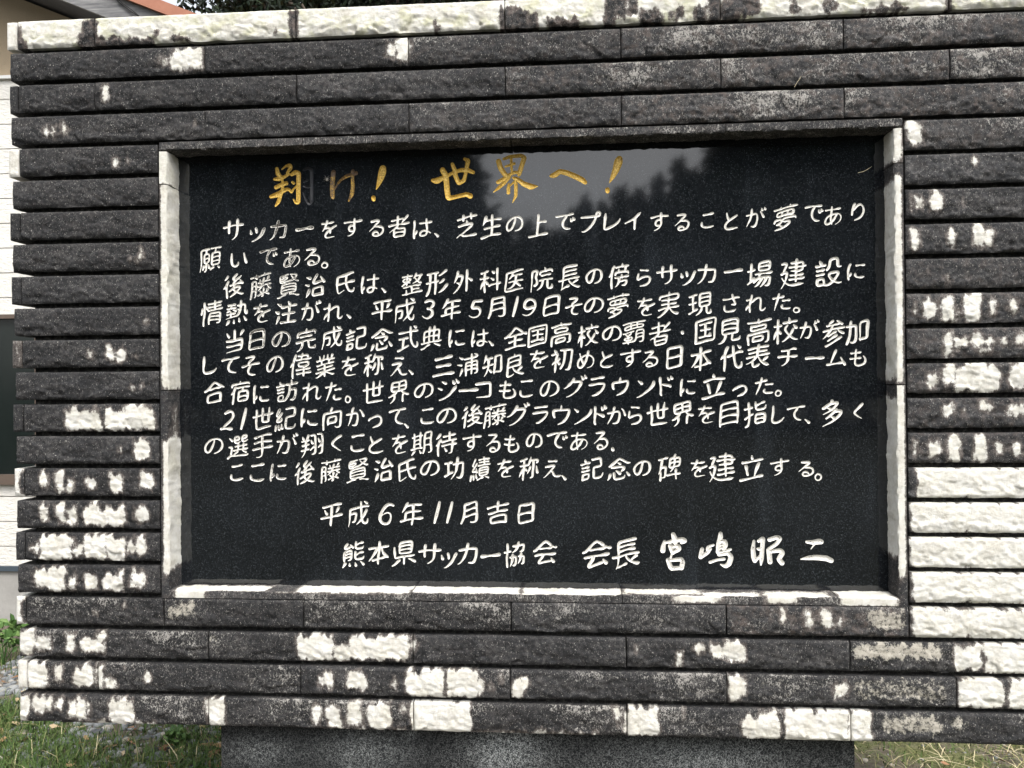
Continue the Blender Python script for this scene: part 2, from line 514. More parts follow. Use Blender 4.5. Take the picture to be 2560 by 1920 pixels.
# bare patches per course: (x0, x1, top, bottom, strength), x read off the 2212-wide photograph
P = {
    1: [(372, 440, .12, .86, 1.0), (340, 372, .3, .7, .5), (836, 858, .2, .75, .8), (858, 886, .05, .85, 1.0)],
    2: [(222, 236, .12, .8, 1.0), (2068, 2074, .2, .35, .8)],
    3: [(94, 110, .4, .75, .8), (112, 128, .35, .8, .8), (132, 154, .3, .72, .75), (418, 424, .45, .6, .8)],
    4: [(246, 258, .3, .72, .85), (276, 280, .4, .7, .7), (1955, 1974, .02, .75, 1.1), (1964, 1990, .1, .85, 1.1)],
    5: [(2094, 2110, .2, .42, .8)],
    6: [(1962, 1972, .3, .8, .8), (1972, 1993, .25, .7, .9), (2008, 2032, .05, .72, 1.1), (2070, 2085, .3, .7, .55)],
    7: [(284, 289, .5, .75, .8), (297, 301, .4, .85, .8), (303, 311, .1, .7, .9), (1963, 1985, .2, .88, 1.0), (2043, 2062, .18, .75, 1.05), (2100, 2128, .12, .75, 1.1), (2118, 2142, .2, .8, 1.1)],
    8: [(1982, 1988, .4, .6, .7), (2002, 2006, .3, .5, .8), (2030, 2034, .2, .4, .8), (2040, 2050, .5, .95, .8)],
    9: [(313, 321, .42, .68, .8), (1966, 1982, .4, .75, .7), (1992, 2018, .2, .8, 1.0), (2032, 2058, .05, .95, 1.1), (2078, 2116, .05, .95, 1.15), (2058, 2078, .5, .95, .6), (2132, 2150, .2, .75, .8), (2178, 2196, .15, .65, 1.0)],
    10: [(194, 204, .3, .75, .75), (231, 250, .2, .78, .95), (254, 275, .28, .82, 1.0), (292, 299, .5, .75, .8), (2036, 2056, .08, .95, 1.05), (2056, 2140, .3, .62, 1.0), (2108, 2140, .55, .85, .8), (2158, 2172, .3, .6, .9), (2192, 2220, .15, .6, 1.0)],
    11: [(284, 293, .4, .72, .9), (304, 309, .3, .65, .9), (2000, 2024, .3, .8, .9), (2035, 2062, .02, .7, 1.1), (2062, 2150, .1, .95, 1.2), (2080, 2120, .0, .5, 1.1), (2154, 2160, .2, .6, .9), (2180, 2230, .0, .8, 1.1)],
    12: [(142, 222, .25, .95, 1.1), (150, 170, .1, .6, .9), (200, 218, .1, .5, .8), (228, 338, .2, .9, 1.2), (270, 330, .03, .5, 1.1), (2034, 2060, .15, .6, 1.0), (2074, 2086, .3, .55, .9), (2116, 2142, .15, .5, 1.0), (2176, 2220, .15, .6, .9)],
    13: [(293, 326, .1, .85, 1.15), (257, 266, .3, .55, .9), (1966, 1984, .3, .8, .7), (2004, 2030, .25, .75, 1.0), (2044, 2072, .05, .95, 1.1), (2104, 2130, .15, .92, 1.1), (2144, 2168, .3, .7, .7), (2184, 2205, .2, .75, .9)],
    14: [(90, 106, .1, .68, 1.05), (122, 143, .08, .85, 1.05), (146, 163, .3, .9, .95), (189, 210, .3, .78, .9), (240, 267, .1, .8, 1.1), (304, 334, .08, .72, 1.05), (1982, 2240, .0, 1.0, 1.35)],
    15: [(90, 107, .1, .75, 1.0), (125, 146, .1, .8, 1.1), (146, 168, .25, .88, 1.0), (185, 273, .25, .85, 1.2), (195, 215, .02, .5, 1.1), (255, 272, .05, .6, 1.1), (294, 324, .15, .78, 1.0), (1967, 2240, .0, 1.0, 1.35)],
    16: [(70, 92, .35, .7, 1.0), (92, 158, .1, .95, 1.2), (158, 185, .4, .85, .8), (185, 232, .05, .9, 1.2), (232, 272, .1, .97, 1.2), (272, 300, .3, .7, .9), (296, 318, .05, .8, 1.0), (1965, 2240, .0, 1.0, 1.35)],
    17: [(78, 146, .15, .75, 1.1), (110, 146, .05, .95, .95), (152, 168, .35, .9, 1.05), (185, 213, .3, .88, 1.1), (222, 270, .3, .85, 1.1), (255, 270, .02, .5, 1.1), (283, 317, .15, .8, .85), (1970, 2240, .0, .97, 1.35)],
    18: [(207, 213, .4, .68, 1.0), (268, 275, .1, .4, 1.0), (295, 299, .3, .5, .8), (1684, 1697, .02, .62, 1.0), (1700, 1712, .3, .7, .5), (1738, 1757, .08, .75, .85), (1773, 1796, .02, .75, .95), (1803, 1822, .2, .7, .6), (1970, 2240, .05, .98, 1.3)],
    19: [(44, 76, .03, .85, 1.2), (77, 110, .25, .75, 1.0), (144, 164, .1, .8, 1.1), (177, 230, .3, .78, 1.1), (212, 230, .03, .6, 1.1), (646, 722, .05, .93, 1.25), (722, 760, .35, .93, 1.05), (758, 884, .08, .85, 1.25), (890, 898, .1, .6, .95), (1371, 1375, .1, .5, 1.0), (1459, 1474, .35, .95, 1.1), (1495, 1530, .2, .45, .8), (1530, 1580, .15, .55, 1.05), (1570, 1609, .08, .75, 1.15), (2058, 2118, .08, .85, 1.2), (2128, 2240, .0, .95, 1.3)],
    20: [(64, 104, .06, .95, 1.2), (122, 140, .1, .75, 1.0), (160, 200, .3, .88, 1.1), (178, 202, .05, .85, 1.1), (211, 226, .03, .92, 1.15), (226, 252, .5, .95, 1.0), (314, 327, .25, .72, 1.0), (268, 275, .1, .25, 1.0), (690, 705, .3, .75, .8), (702, 721, .1, .78, 1.0), (752, 790, .18, .75, 1.1), (850, 858, .3, .75, .9), (878, 960, .25, .95, 1.25), (880, 895, .05, .5, 1.1), (915, 958, .05, .6, 1.2), (968, 1030, .05, .95, 1.25), (1030, 1046, .3, .9, 1.0), (1052, 1066, .5, .8, .8), (1080, 1086, .15, .5, .8), (1108, 1130, .3, .95, 1.1), (1126, 1142, .2, .6, 1.1), (1572, 1610, .08, .75, 1.2), (1574, 1596, .5, .95, 1.1), (1798, 1834, .15, .7, .75), (2070, 2160, .0, .95, 1.3), (2180, 2240, .0, .97, 1.3)],
    21: [(43, 64, .03, 1.0, 1.2), (74, 102, .1, .65, 1.1), (98, 118, .05, .5, 1.0), (122, 142, .1, .6, .85), (150, 170, .15, .85, .9), (168, 190, .1, .95, 1.05), (190, 198, .2, .8, .8), (245, 258, .3, .55, .6), (238, 292, .25, 1.0, 1.2), (245, 280, .05, .5, 1.2), (190, 335, .93, 1.1, 1.0), (450, 487, .02, 1.0, 1.15), (677, 693, .2, .9, 1.05), (708, 738, .15, .9, 1.1), (752, 780, .05, .9, 1.05), (797, 842, .05, .95, 1.2), (866, 881, .1, .4, .8), (690, 880, .93, 1.1, .7), (889, 1017, .0, 1.1, 1.4), (1017, 1300, .95, 1.1, .75), (1324, 1340, .0, .45, 1.0), (1334, 1342, .3, .7, .8), (1352, 1422, .03, .93, 1.3), (1473, 1478, .1, .4, .9), (1604, 1680, .25, .97, 1.1), (1650, 1680, .05, .6, 1.1), (1696, 1828, .0, 1.1, 1.4), (1832, 1880, .0, 1.1, 1.35)],
}
CREAM = {
    18: [(362, 432, .05, .7, 1.0), (1868, 1952, .05, .85, 1.0), (600, 655, .05, .6, .35)],
    19: [(448, 474, .05, .5, .9), (560, 640, .05, .6, .45), (1836, 2040, .02, .62, 1.1)],
    20: [(300, 560, .1, .7, .4), (1620, 1800, .05, .5, .5), (1836, 2048, .05, .85, .8)],
    21: [(480, 680, .05, .5, .3), (1900, 2035, .05, .75, 1.0), (2050, 2090, .05, .55, 1.0), (2090, 2230, .05, .6, .4)],
}
DARK0 = [(184, 197, .05, 1.1, 1.3), (197, 212, .05, 1.1, 1.3), (205, 255, .78, 1.1, 1.3), (255, 330, .82, 1.1, 1.25), (36, 44, .1, 1.1, 1.1), (36, 60, .75, 1.1, 1.2), (170, 197, .7, 1.1, 1.2),
         (335, 346, .6, .82, 1.0), (370, 420, .8, .95, .9), (448, 456, .7, .85, .9), (628, 635, .05, 1.1, 1.2), (635, 644, .02, 1.1, 1.2), (590, 600, .7, .9, .8), (938, 948, .75, .95, 1.1), (1082, 1088, .2, 1.1, 1.1),
         (1088, 1108, .25, 1.1, 1.2), (1108, 1140, .35, 1.1, 1.15), (1140, 1162, .55, 1.1, 1.1), (1180, 1250, .75, 1.1, .95), (1306, 1330, .0, 1.1, 1.05), (1330, 1352, .0, .8, 1.0), (1356, 1380, .0, .75, .95), (1380, 1430, .65, 1.1, 1.0),
         (1440, 1480, .6, .9, .9), (1500, 1530, .5, 1.1, 1.0), (1530, 1556, .0, 1.1, 1.15), (1556, 1600, .15, 1.1, .9), (1590, 1640, .0, .85, 1.15), (1705, 1722, .5, .95, 1.0), (1776, 1806, .55, .9, 1.05), (1860, 1960, .78, 1.0, .9), (2042, 2052, .3, 1.1, 1.1)]

ODD = [-1.017, -0.380, 0.258, 0.900]
EVEN = [-1.372, -0.728, -0.087, 0.549, 1.196]
JL, JR = -1.164, 1.063           # outer sides of the frame
GAP = 0.0034


def left_end(row):
    return UL - 0.011 + 0.024 * row / 21


def row_z(row):
    z1 = H0 - PZ * row
    return z1 - (0.0855 if row < 21 else 0.087), z1


def side_white(row):
    return {0: .9, 4: .9, 10: .35, 14: .7, 18: .9, 20: .9}.get(row, -0.2)


for row in range(22):
    z0, z1 = row_z(row)
    pt = [(U(a, row), U(b, row), t0, t1, s) for (a, b, t0, t1, s) in P.get(row, [])]
    cr = [(U(a, row), U(b, row), t0, t1, s) for (a, b, t0, t1, s) in CREAM.get(row, [])]
    dk = [(U(a, row), U(b, row), t0, t1, s) for (a, b, t0, t1, s) in DARK0] if row == 0 else []
    uL = left_end(row)
    even = row % 2 == 0
    start = uL + 0.026 if even else uL
    if 4 <= row <= 17:
        spans = [(start, JL - 0.004), (JR + 0.004, UR)]
    else:
        cuts = [start] + (EVEN if even else ODD) + [UR]
        if row == 18:
            cuts = [start, -1.158, -0.716, -0.083, 0.549, 1.066, UR]
        spans = list(zip(cuts[:-1], cuts[1:]))
    for (a, b) in spans:
        a2, b2 = a + GAP / 2 + random.uniform(0, .0006), b - GAP / 2
        sel = lambda L_: [p for p in L_ if p[1] > a2 and p[0] < b2]
        mid = (a + b) / 2
        right = sstep((mid + 0.6) / 1.4)
        topness = sstep((5 - row) / 2) if row < 8 else 0
        speck = 0.46 + 0.55 * right * topness + (0.45 if 18 <= row and not (row == 19 and -.4 < mid < .9) else 0.0)
        if row == 1 and a < -1.2: speck = .6
        if 4 <= row <= 17 and mid < 0: speck = 0.40
        pink = (0.15 + 0.75 * right * topness) if row < 8 else (0.55 if mid > .9 and row < 14 else 0.10)
        if row == 18 and mid > .5 and mid < 1.06: pink = 0.9
        name = 'coping_stone' if row == 0 else 'facing_stone'
        o = block(name, a2, b2, z0, z1, 0.045, sel(pt), 1.15 if row == 0 else -0.25, sel(cr), speck, pink if row else 1.5, 0.75 if row == 0 else 0.1,
                  darks=sel(dk), seed=row * 3.7 + a * 5, y0=random.uniform(-.0012, .0012), amp=1.15)
    # return stone on the left end of the wall: shows its edge on even courses
    sw = side_white(row)
    y0 = 0.002 if even else 0.047
    x0, x1 = (uL - 0.007 + random.uniform(-.003, .003), uL + 0.0225) if even else (uL + 0.002, uL + 0.028)
    block('return_stone', x0, x1, z0, z1, 0.40, base=sw if even else -.2, speck=0.3, amp=0.3, y0=y0, edge=.006, seed=row * 1.3, step=.004,
          darks=[(x1 - .008, x1 + .02, 0, 1, 1.0)] if even and row in (14, 18) else ())

# core of the wall, with its deep raked joints
ZB = H0 - PZ * 21 - 0.086
m = MB()
zc = H0 - 0.012
m.box(UL + 0.055, JL - 0.002, 0.018, 0.39, ZB + 0.004, zc)
m.box(JR + 0.002, UR - 0.01, 0.018, 0.39, ZB + 0.004, zc)
m.box(JL - 0.002, JR + 0.002, 0.018, 0.39, H0 - PZ * 4 + 0.012, zc)
m.box(JL - 0.002, JR + 0.002, 0.018, 0.39, ZB + 0.004, H0 - PZ * 18 - 0.004)
m.box(JL - 0.002, JR + 0.002, D + 0.055, 0.39, H0 - PZ * 18 - 0.004, H0 - PZ * 4 + 0.012)
m.build('wall_core', MORTAR, mon)

# frame round the tablet
ZT = H0 - 0.3945                 # top of lintel
ZL = H0 - 0.4185                 # its lower edge
ZS = H0 - 1.779                  # top front edge of the sill
Z18 = H0 - PZ * 18               # top of the course under it


def beam(name, u0, u1, z0, z1, axis, patches_front=None, base=-0.2, patches_in=None, seed=0.0, speck=.5, yfront=-0.003, ydepth=None, flip=1, thick=0.02):
    """frame stone: a narrow front face and a rough inner face running back to the tablet. axis 'u': along x (lintel, sill); 'z': upright"""
    yd = (D + 0.012) if ydepth is None else ydepth
    length = (u1 - u0) if axis == 'u' else (z1 - z0)
    n = max(6, int(length / 0.005))
    prof = 9
    V, W, SP, PK, CR, MO, Fs = [], [], [], [], [], [], []
    # profile points: (offset across the stone from outer to inner side, y)
    across = [(0.0, yd), (0.0, yfront), (0.5, yfront - .001), (0.9, yfront), (1.0, yfront + .004), (1.02, D * .3), (1.04, D * .55), (1.03, D * .8), (1.0, yd)]
    for i in range(n + 1):
        t = i / n
        for j, (s, y) in enumerate(across):
            c = t * length
            rough = 0.0024 * noise.fractal(Vector((c * 22, j * 0.7, seed)), .8, 2.1, 4) + 0.0020 * facets(c, j * .05, 30, seed)
            if axis == 'u':
                u = u0 + c
                lo, hi = (z1, z0) if flip > 0 else (z0, z1)      # outer -> inner
                z = lo + (hi - lo) * s + (rough if j > 2 else 0) * 1.3
            else:
                z = z1 - c
                lo, hi = (u0, u1) if flip > 0 else (u1, u0)
                u = lo + (hi - lo) * s + (rough if j > 2 else 0) * 1.3
            V.append((u, y + (rough * .5 if 1 <= j <= 4 else 0), z))
            inner = j >= 4
            f = base
            for (a, b, s0, s1, st) in ((patches_in if inner else patches_front) or []):
                key = u if axis == 'u' else z
                wob = .012 * nz(key * 25, j * .5, seed)
                dd = max(a - key, key - b) + wob
                sv = (y / D if inner else s)
                d2 = (max(s0 - sv, sv - s1)) * .05 + .003 * nz(key * 60, j, seed)
                dm = max(dd, d2)
                f = max(f, min(st, st * (.5 - dm / .016 * .5)))
            W.append(f); SP.append(speck); PK.append(.35); CR.append(0); MO.append(0.15)
    for i in range(n):
        for j in range(prof - 1):
            a = i * prof + j
            q = (a, a + prof, a + prof + 1, a + 1)
            Fs.append(q)
        a = i * prof
        Fs.append((a + prof - 1, a + 2 * prof - 1, a + prof, a))
    Fs.append(tuple(range(prof)))
    Fs.append(tuple(n * prof + j for j in range(prof))[::-1])
    o = link_mesh(name, V, Fs, STONE, mon, attrs={'white': W, 'speck': SP, 'pink': PK, 'cream': CR, 'moss': MO, 'tone': [1.0] * len(V)})
    bm = bmesh.new(); bm.from_mesh(o.data); bmesh.ops.recalc_face_normals(bm, faces=bm.faces); bm.to_mesh(o.data); bm.free()
    o.data.polygons.foreach_set('use_smooth', [True] * len(o.data.polygons))
    o.data.set_sharp_from_angle(angle=math.radians(38))
    return o


lx = [JL, U(654, 4), U(1102, 4), U(1567, 4), JR]
for a, b in zip(lx[:-1], lx[1:]):
    beam('lintel_stone', a + .001, b - .001, ZL, ZT, 'u', seed=a * 9, speck=.75)


def zat(y, x=400):
    return at(x * S if x < 500 else x, y * S)[2]


# left jamb pieces (photo y of the joints), then right
ZJT = ZL - 0.003
lj = [ZJT, zat(399, 350), zat(843, 352), Z18 - 0.0]
rj = [ZJT, zat(353, 2240), zat(831, 2240), Z18 - 0.0]
WJ = 0.0245
white_l = [(lj[1] + .003, lj[0] + .1, -.2, 1.3, 1.2), (lj[2] + .012, lj[1] - .002, .22, 1.3, 1.2), (zat(1240, 352), zat(958, 352), .35, 1.3, 1.2)]
white_li = [(lj[1] + .002, lj[0] + .1, -1, 2, 1.2), (lj[2] + .004, lj[1] - .002, -1, 2, 1.2), (zat(1225, 352), zat(948, 352), -1, 2, 1.15), (zat(945, 352), zat(880, 352), .3, .7, .7)]
white_r = [(rj[1] + .006, rj[0] + .1, .15, 1.3, 1.1), (rj[2] + .004, rj[1] - .03, .28, 1.3, 1.2), (zat(1245, 2240), rj[2] - .004, .22, 1.3, 1.2)]
white_ri = [(rj[1] + .01, rj[0] + .1, -1, 2, .9), (rj[2] + .01, rj[1] - .045, -1, 2, .80), (zat(1205, 2240), rj[2] - .03, -1, 2, .9)]
for i in range(3):
    beam('jamb_stone', JL, JL + WJ, lj[i + 1] + .0015, lj[i] - .0015, 'z', white_l, -.2, white_li, seed=i * 3 + 1.5, speck=.3)
    beam('jamb_stone', JR - WJ, JR, rj[i + 1] + .0015, rj[i] - .0015, 'z', white_r, -.2, white_ri, seed=i * 3 + 20.5, speck=.3, flip=-1)
sx = [JL + WJ - .004, U(889, 18), U(1345, 18), U(1812, 18), JR - WJ + .004]
sill_in = [(U(380, 18), U(575, 18), -.2, .75, 1.2), (U(640, 18), U(886, 18), -.1, 1.5, 1.1), (U(892, 18), U(1120, 18), -.1, 1.5, 1.15), (U(1130, 18), U(1342, 18), -.2, .9, 1.2), (U(1350, 18), U(1520, 18), .15, 1.0, .9), (U(1520, 18), U(1640, 18), -.2, .55, 1.0), (U(1660, 18), U(1800, 18), -.2, .8, 1.0), (U(1818, 18), U(1935, 18), -.2, 2, 1.3)]
sill_fr = [(U(380, 18), U(446, 18), -.2, 1.2, 1.0), (U(600, 18), U(880, 18), .8, 1.3, .8), (U(1458, 18), U(1560, 18), .2, 1.2, 1.0), (U(1655, 18), U(1720, 18), .2, 1.2, 1.0), (U(1818, 18), U(1935, 18), .1, 1.2, 1.3)]
for a, b in zip(sx[:-1], sx[1:]):
    beam('sill_stone', a + .001, b - .001, Z18 + .003, ZS, 'u', sill_fr, -.2, sill_in, seed=a * 7 + 2, speck=.8, flip=-1)

# pedestal
PX0, PX1 = at(553, 1840, .05)[0], at(2136, 1870, .05)[0]
nx, nzz = 150, 40
V, Hz, Fs = [], [], []
zp1 = ZB + 0.003
for j in range(nzz + 1):
    for i in range(nx + 1):
        x = PX0 + (PX1 - PX0) * i / nx
        z = zp1 * (1 - j / nzz)
        V.append((x, 0.05, z))
        h = 0
        for (cx, cz, sx_, sz_, st) in ((at(1265, 1890)[0], ZB - .06, .10, .10, .85), (at(900, 1900)[0], ZB - .08, .13, .08, .45), (at(1750, 1890)[0], ZB - .09, .22, .07, .45), (at(640, 1910)[0], ZB - .1, .1, .05, .3), (at(1020, 1845)[0], ZB - .03, .02, .02, .4)):
            h += st * math.exp(-((x - cx) / sx_) ** 2 - ((z - cz) / sz_) ** 2)
        Hz.append(min(1, h))
n1 = nx + 1
for j in range(nzz):
    for i in range(nx):
        a = j * n1 + i
        Fs.append((a, a + n1, a + n1 + 1, a + 1))
c = [0, nx, nzz * n1 + nx, nzz * n1]
n0 = len(V)
for b in c:
    V.append(V[b]); Hz.append(0)
for b in c:
    V.append((V[b][0], 0.36, V[b][2])); Hz.append(0)
for i in range(4):
    a, b = n0 + i, n0 + (i + 1) % 4
    Fs.append((a, b, b + 4, a + 4))
link_mesh('pedestal', V, Fs, PEDESTAL, mon, attrs={'haze': Hz})

# ------------------------------------------------------------------ inscribed tablet: the letters are cut into the stone
# each line: zoom origin x, y, scale, then characters with the photograph position of their ink centre
TL = (440, 360, 2.4578); TR = (1300, 360, 2.3532); A_ = (440, 640, 2.4578); B_ = (1300, 640, 2.3532)
C_ = (440, 900, 2.4578); D_ = (1300, 900, 2.3532); E_ = (700, 1220, 2.765); F_ = (1400, 1220, 2.5721)
LINES = [
    ('gold', [(TL, '翔', 712, 250, 104), (TL, 'け', 1030, 260, 88), (TL, '！', 1250, 245, 100), (TL, '世', 1702, 225, 112), (TL, '界', 2082, 212, 118), (TR, 'へ', 288, 192, 100), (TR, '！', 553, 180, 104)]),
    ('white', [(TL, c, x, y, 0) for c, x, y in zip('サッカーをする者は、芝生の', (355, 495, 630, 790, 940, 1085, 1230, 1368, 1517, 1605, 1788, 1942, 2082), (530, 560, 530, 520, 522, 512, 518, 510, 515, 563, 500, 500, 492))] +
              [(TR, c, x, y, 0) for c, x, y in zip('上でプレイすることが夢であり', (110, 265, 412, 545, 665, 818, 952, 1105, 1245, 1386, 1562, 1730, 1845, 1990), (475, 460, 460, 452, 455, 460, 460, 452, 453, 430, 430, 410, 422, 398))]),
    ('white', [(TL, c, x, y, 0) for c, x, y in zip('願いである。', (212, 388, 570, 715, 835, 912), (712, 712, 695, 700, 695, 748))]),
    ('white', [(A_, c, x, y, 0) for c, x, y in zip('後藤賢治氏は、整形外科医', (355, 520, 692, 857, 1042, 1192, 1280, 1450, 1605, 1765, 1932, 2082), (182, 180, 182, 182, 168, 172, 213, 168, 162, 155, 150, 150))] +
              [(B_, c, x, y, 0) for c, x, y in zip('院長の傍らサッカー場建設に', (132, 290, 437, 580, 730, 865, 985, 1100, 1255, 1410, 1607, 1817, 1980), (133, 128, 120, 118, 125, 112, 132, 105, 90, 110, 102, 95, 90))]),
    ('white', [(A_, c, x, y, 0) for c, x, y in zip('情熱を注がれ、平成３年５月１', (220, 375, 527, 675, 828, 967, 1065, 1267, 1405, 1552, 1692, 1842, 1968, 2085), (348, 345, 350, 345, 337, 342, 375, 335, 335, 328, 325, 325, 318, 312))] +
              [(B_, c, x, y, 0) for c, x, y in zip('９日その夢を実現された。', (55, 187, 317, 435, 577, 740, 877, 1062, 1240, 1385, 1540, 1627), (302, 295, 297, 292, 292, 297, 280, 285, 278, 278, 270, 318))]),
    ('white', [(A_, c, x, y, 0) for c, x, y in zip('当日の完成記念式典には、全', (360, 497, 650, 802, 957, 1110, 1267, 1427, 1572, 1728, 1870, 1942, 2087), (525, 520, 515, 512, 500, 505, 505, 505, 500, 502, 502, 540, 495))] +
              [(B_, c, x, y, 0) for c, x, y in zip('国高校の覇者・国見高校が参加', (105, 242, 400, 542, 672, 822, 955, 1092, 1235, 1405, 1562, 1702, 1847, 1982), (468, 455, 467, 455, 452, 460, 450, 440, 440, 440, 438, 430, 450, 440))]),
    ('white', [(C_, c, x, y, 0) for c, x, y in zip('してその偉業を称え、三浦知良', (212, 335, 460, 610, 765, 917, 1067, 1215, 1372, 1450, 1645, 1797, 1945, 2085), (28, 35, 35, 28, 32, 35, 38, 30, 38, 80, 35, 30, 30, 30))] +
              [(B_, c, x, y, 0) for c, x, y in zip('を初めとする日本代表チームも', (110, 245, 387, 512, 650, 767, 912, 1065, 1242, 1402, 1577, 1735, 1862, 1990), (608, 610, 612, 608, 600, 605, 600, 605, 600, 592, 597, 600, 598, 597))]),
    ('white', [(C_, c, x, y, 0) for c, x, y in zip('合宿に訪れた。世界のジーコも', (235, 392, 525, 682, 837, 970, 1055, 1215, 1370, 1525, 1672, 1797, 1890, 2035), (195, 195, 207, 190, 195, 193, 243, 195, 195, 190, 183, 185, 190, 185))] +
              [(D_, c, x, y, 0) for c, x, y in zip('このグラウンドに立った。', (38, 172, 325, 455, 592, 737, 862, 990, 1142, 1295, 1437, 1520), (170, 172, 158, 158, 155, 165, 150, 157, 148, 182, 153, 198))]),
    ('white', [(C_, c, x, y, 0) for c, x, y in zip('２１世紀に向かって、この後藤グ', (322, 415, 532, 675, 820, 962, 1105, 1225, 1360, 1422, 1545, 1665, 1820, 1960, 2105), (368, 362, 358, 357, 353, 355, 350, 382, 350, 405, 345, 345, 340, 338, 335))] +
              [(D_, c, x, y, 0) for c, x, y in zip('ラウンドから世界を目指して、多く', (122, 245, 367, 475, 570, 677, 812, 957, 1097, 1230, 1387, 1522, 1622, 1695, 1842, 1992), (325, 322, 328, 320, 325, 325, 318, 315, 320, 315, 312, 317, 317, 363, 305, 308))]),
    ('white', [(C_, c, x, y, 0) for c, x, y in zip('の選手が翔くことを期待するも', (232, 382, 532, 680, 837, 990, 1117, 1230, 1375, 1510, 1657, 1815, 1950, 2065), (530, 530, 525, 512, 518, 515, 512, 518, 515, 512, 512, 510, 510, 512))] +
              [(D_, c, x, y, 0) for c, x, y in zip('のである．', (85, 220, 350, 475, 545), (475, 475, 478, 475, 525))]),
    ('white', [(C_, c, x, y, 0) for c, x, y in zip('ここに後藤賢治氏の功績を', (375, 502, 630, 790, 950, 1120, 1277, 1422, 1562, 1710, 1870, 2025), (692, 692, 687, 690, 678, 677, 675, 677, 667, 667, 668, 668))] +
              [(D_, c, x, y, 0) for c, x, y in zip('称え、記念の碑を建立する。', (55, 192, 260, 425, 585, 720, 880, 1050, 1190, 1365, 1527, 1682, 1755), (635, 640, 695, 638, 637, 637, 635, 637, 632, 627, 630, 640, 690))]),
    ('white', [(E_, c, x, y, 0) for c, x, y in zip('平成６年１１月吉日', (358, 542, 735, 910, 1085, 1172, 1303, 1508, 1700), (190, 178, 182, 180, 170, 170, 175, 173, 180))]),
    ('white', [(E_, c, x, y, 0) for c, x, y in zip('熊本県サッカー協会', (508, 685, 860, 1035, 1165, 1300, 1453, 1620, 1835), (458, 447, 452, 460, 503, 455, 465, 460, 443))] +
              [(F_, '会', 235, 420, 76), (F_, '長', 425, 420, 74), (F_, '宮', 735, 410, 92), (F_, '嶋', 1010, 403, 88), (F_, '昭', 1337, 402, 86), (F_, '二', 1650, 405, 92)]),
]
EM = 64.0                        # usual em of the lettering in photograph pixels
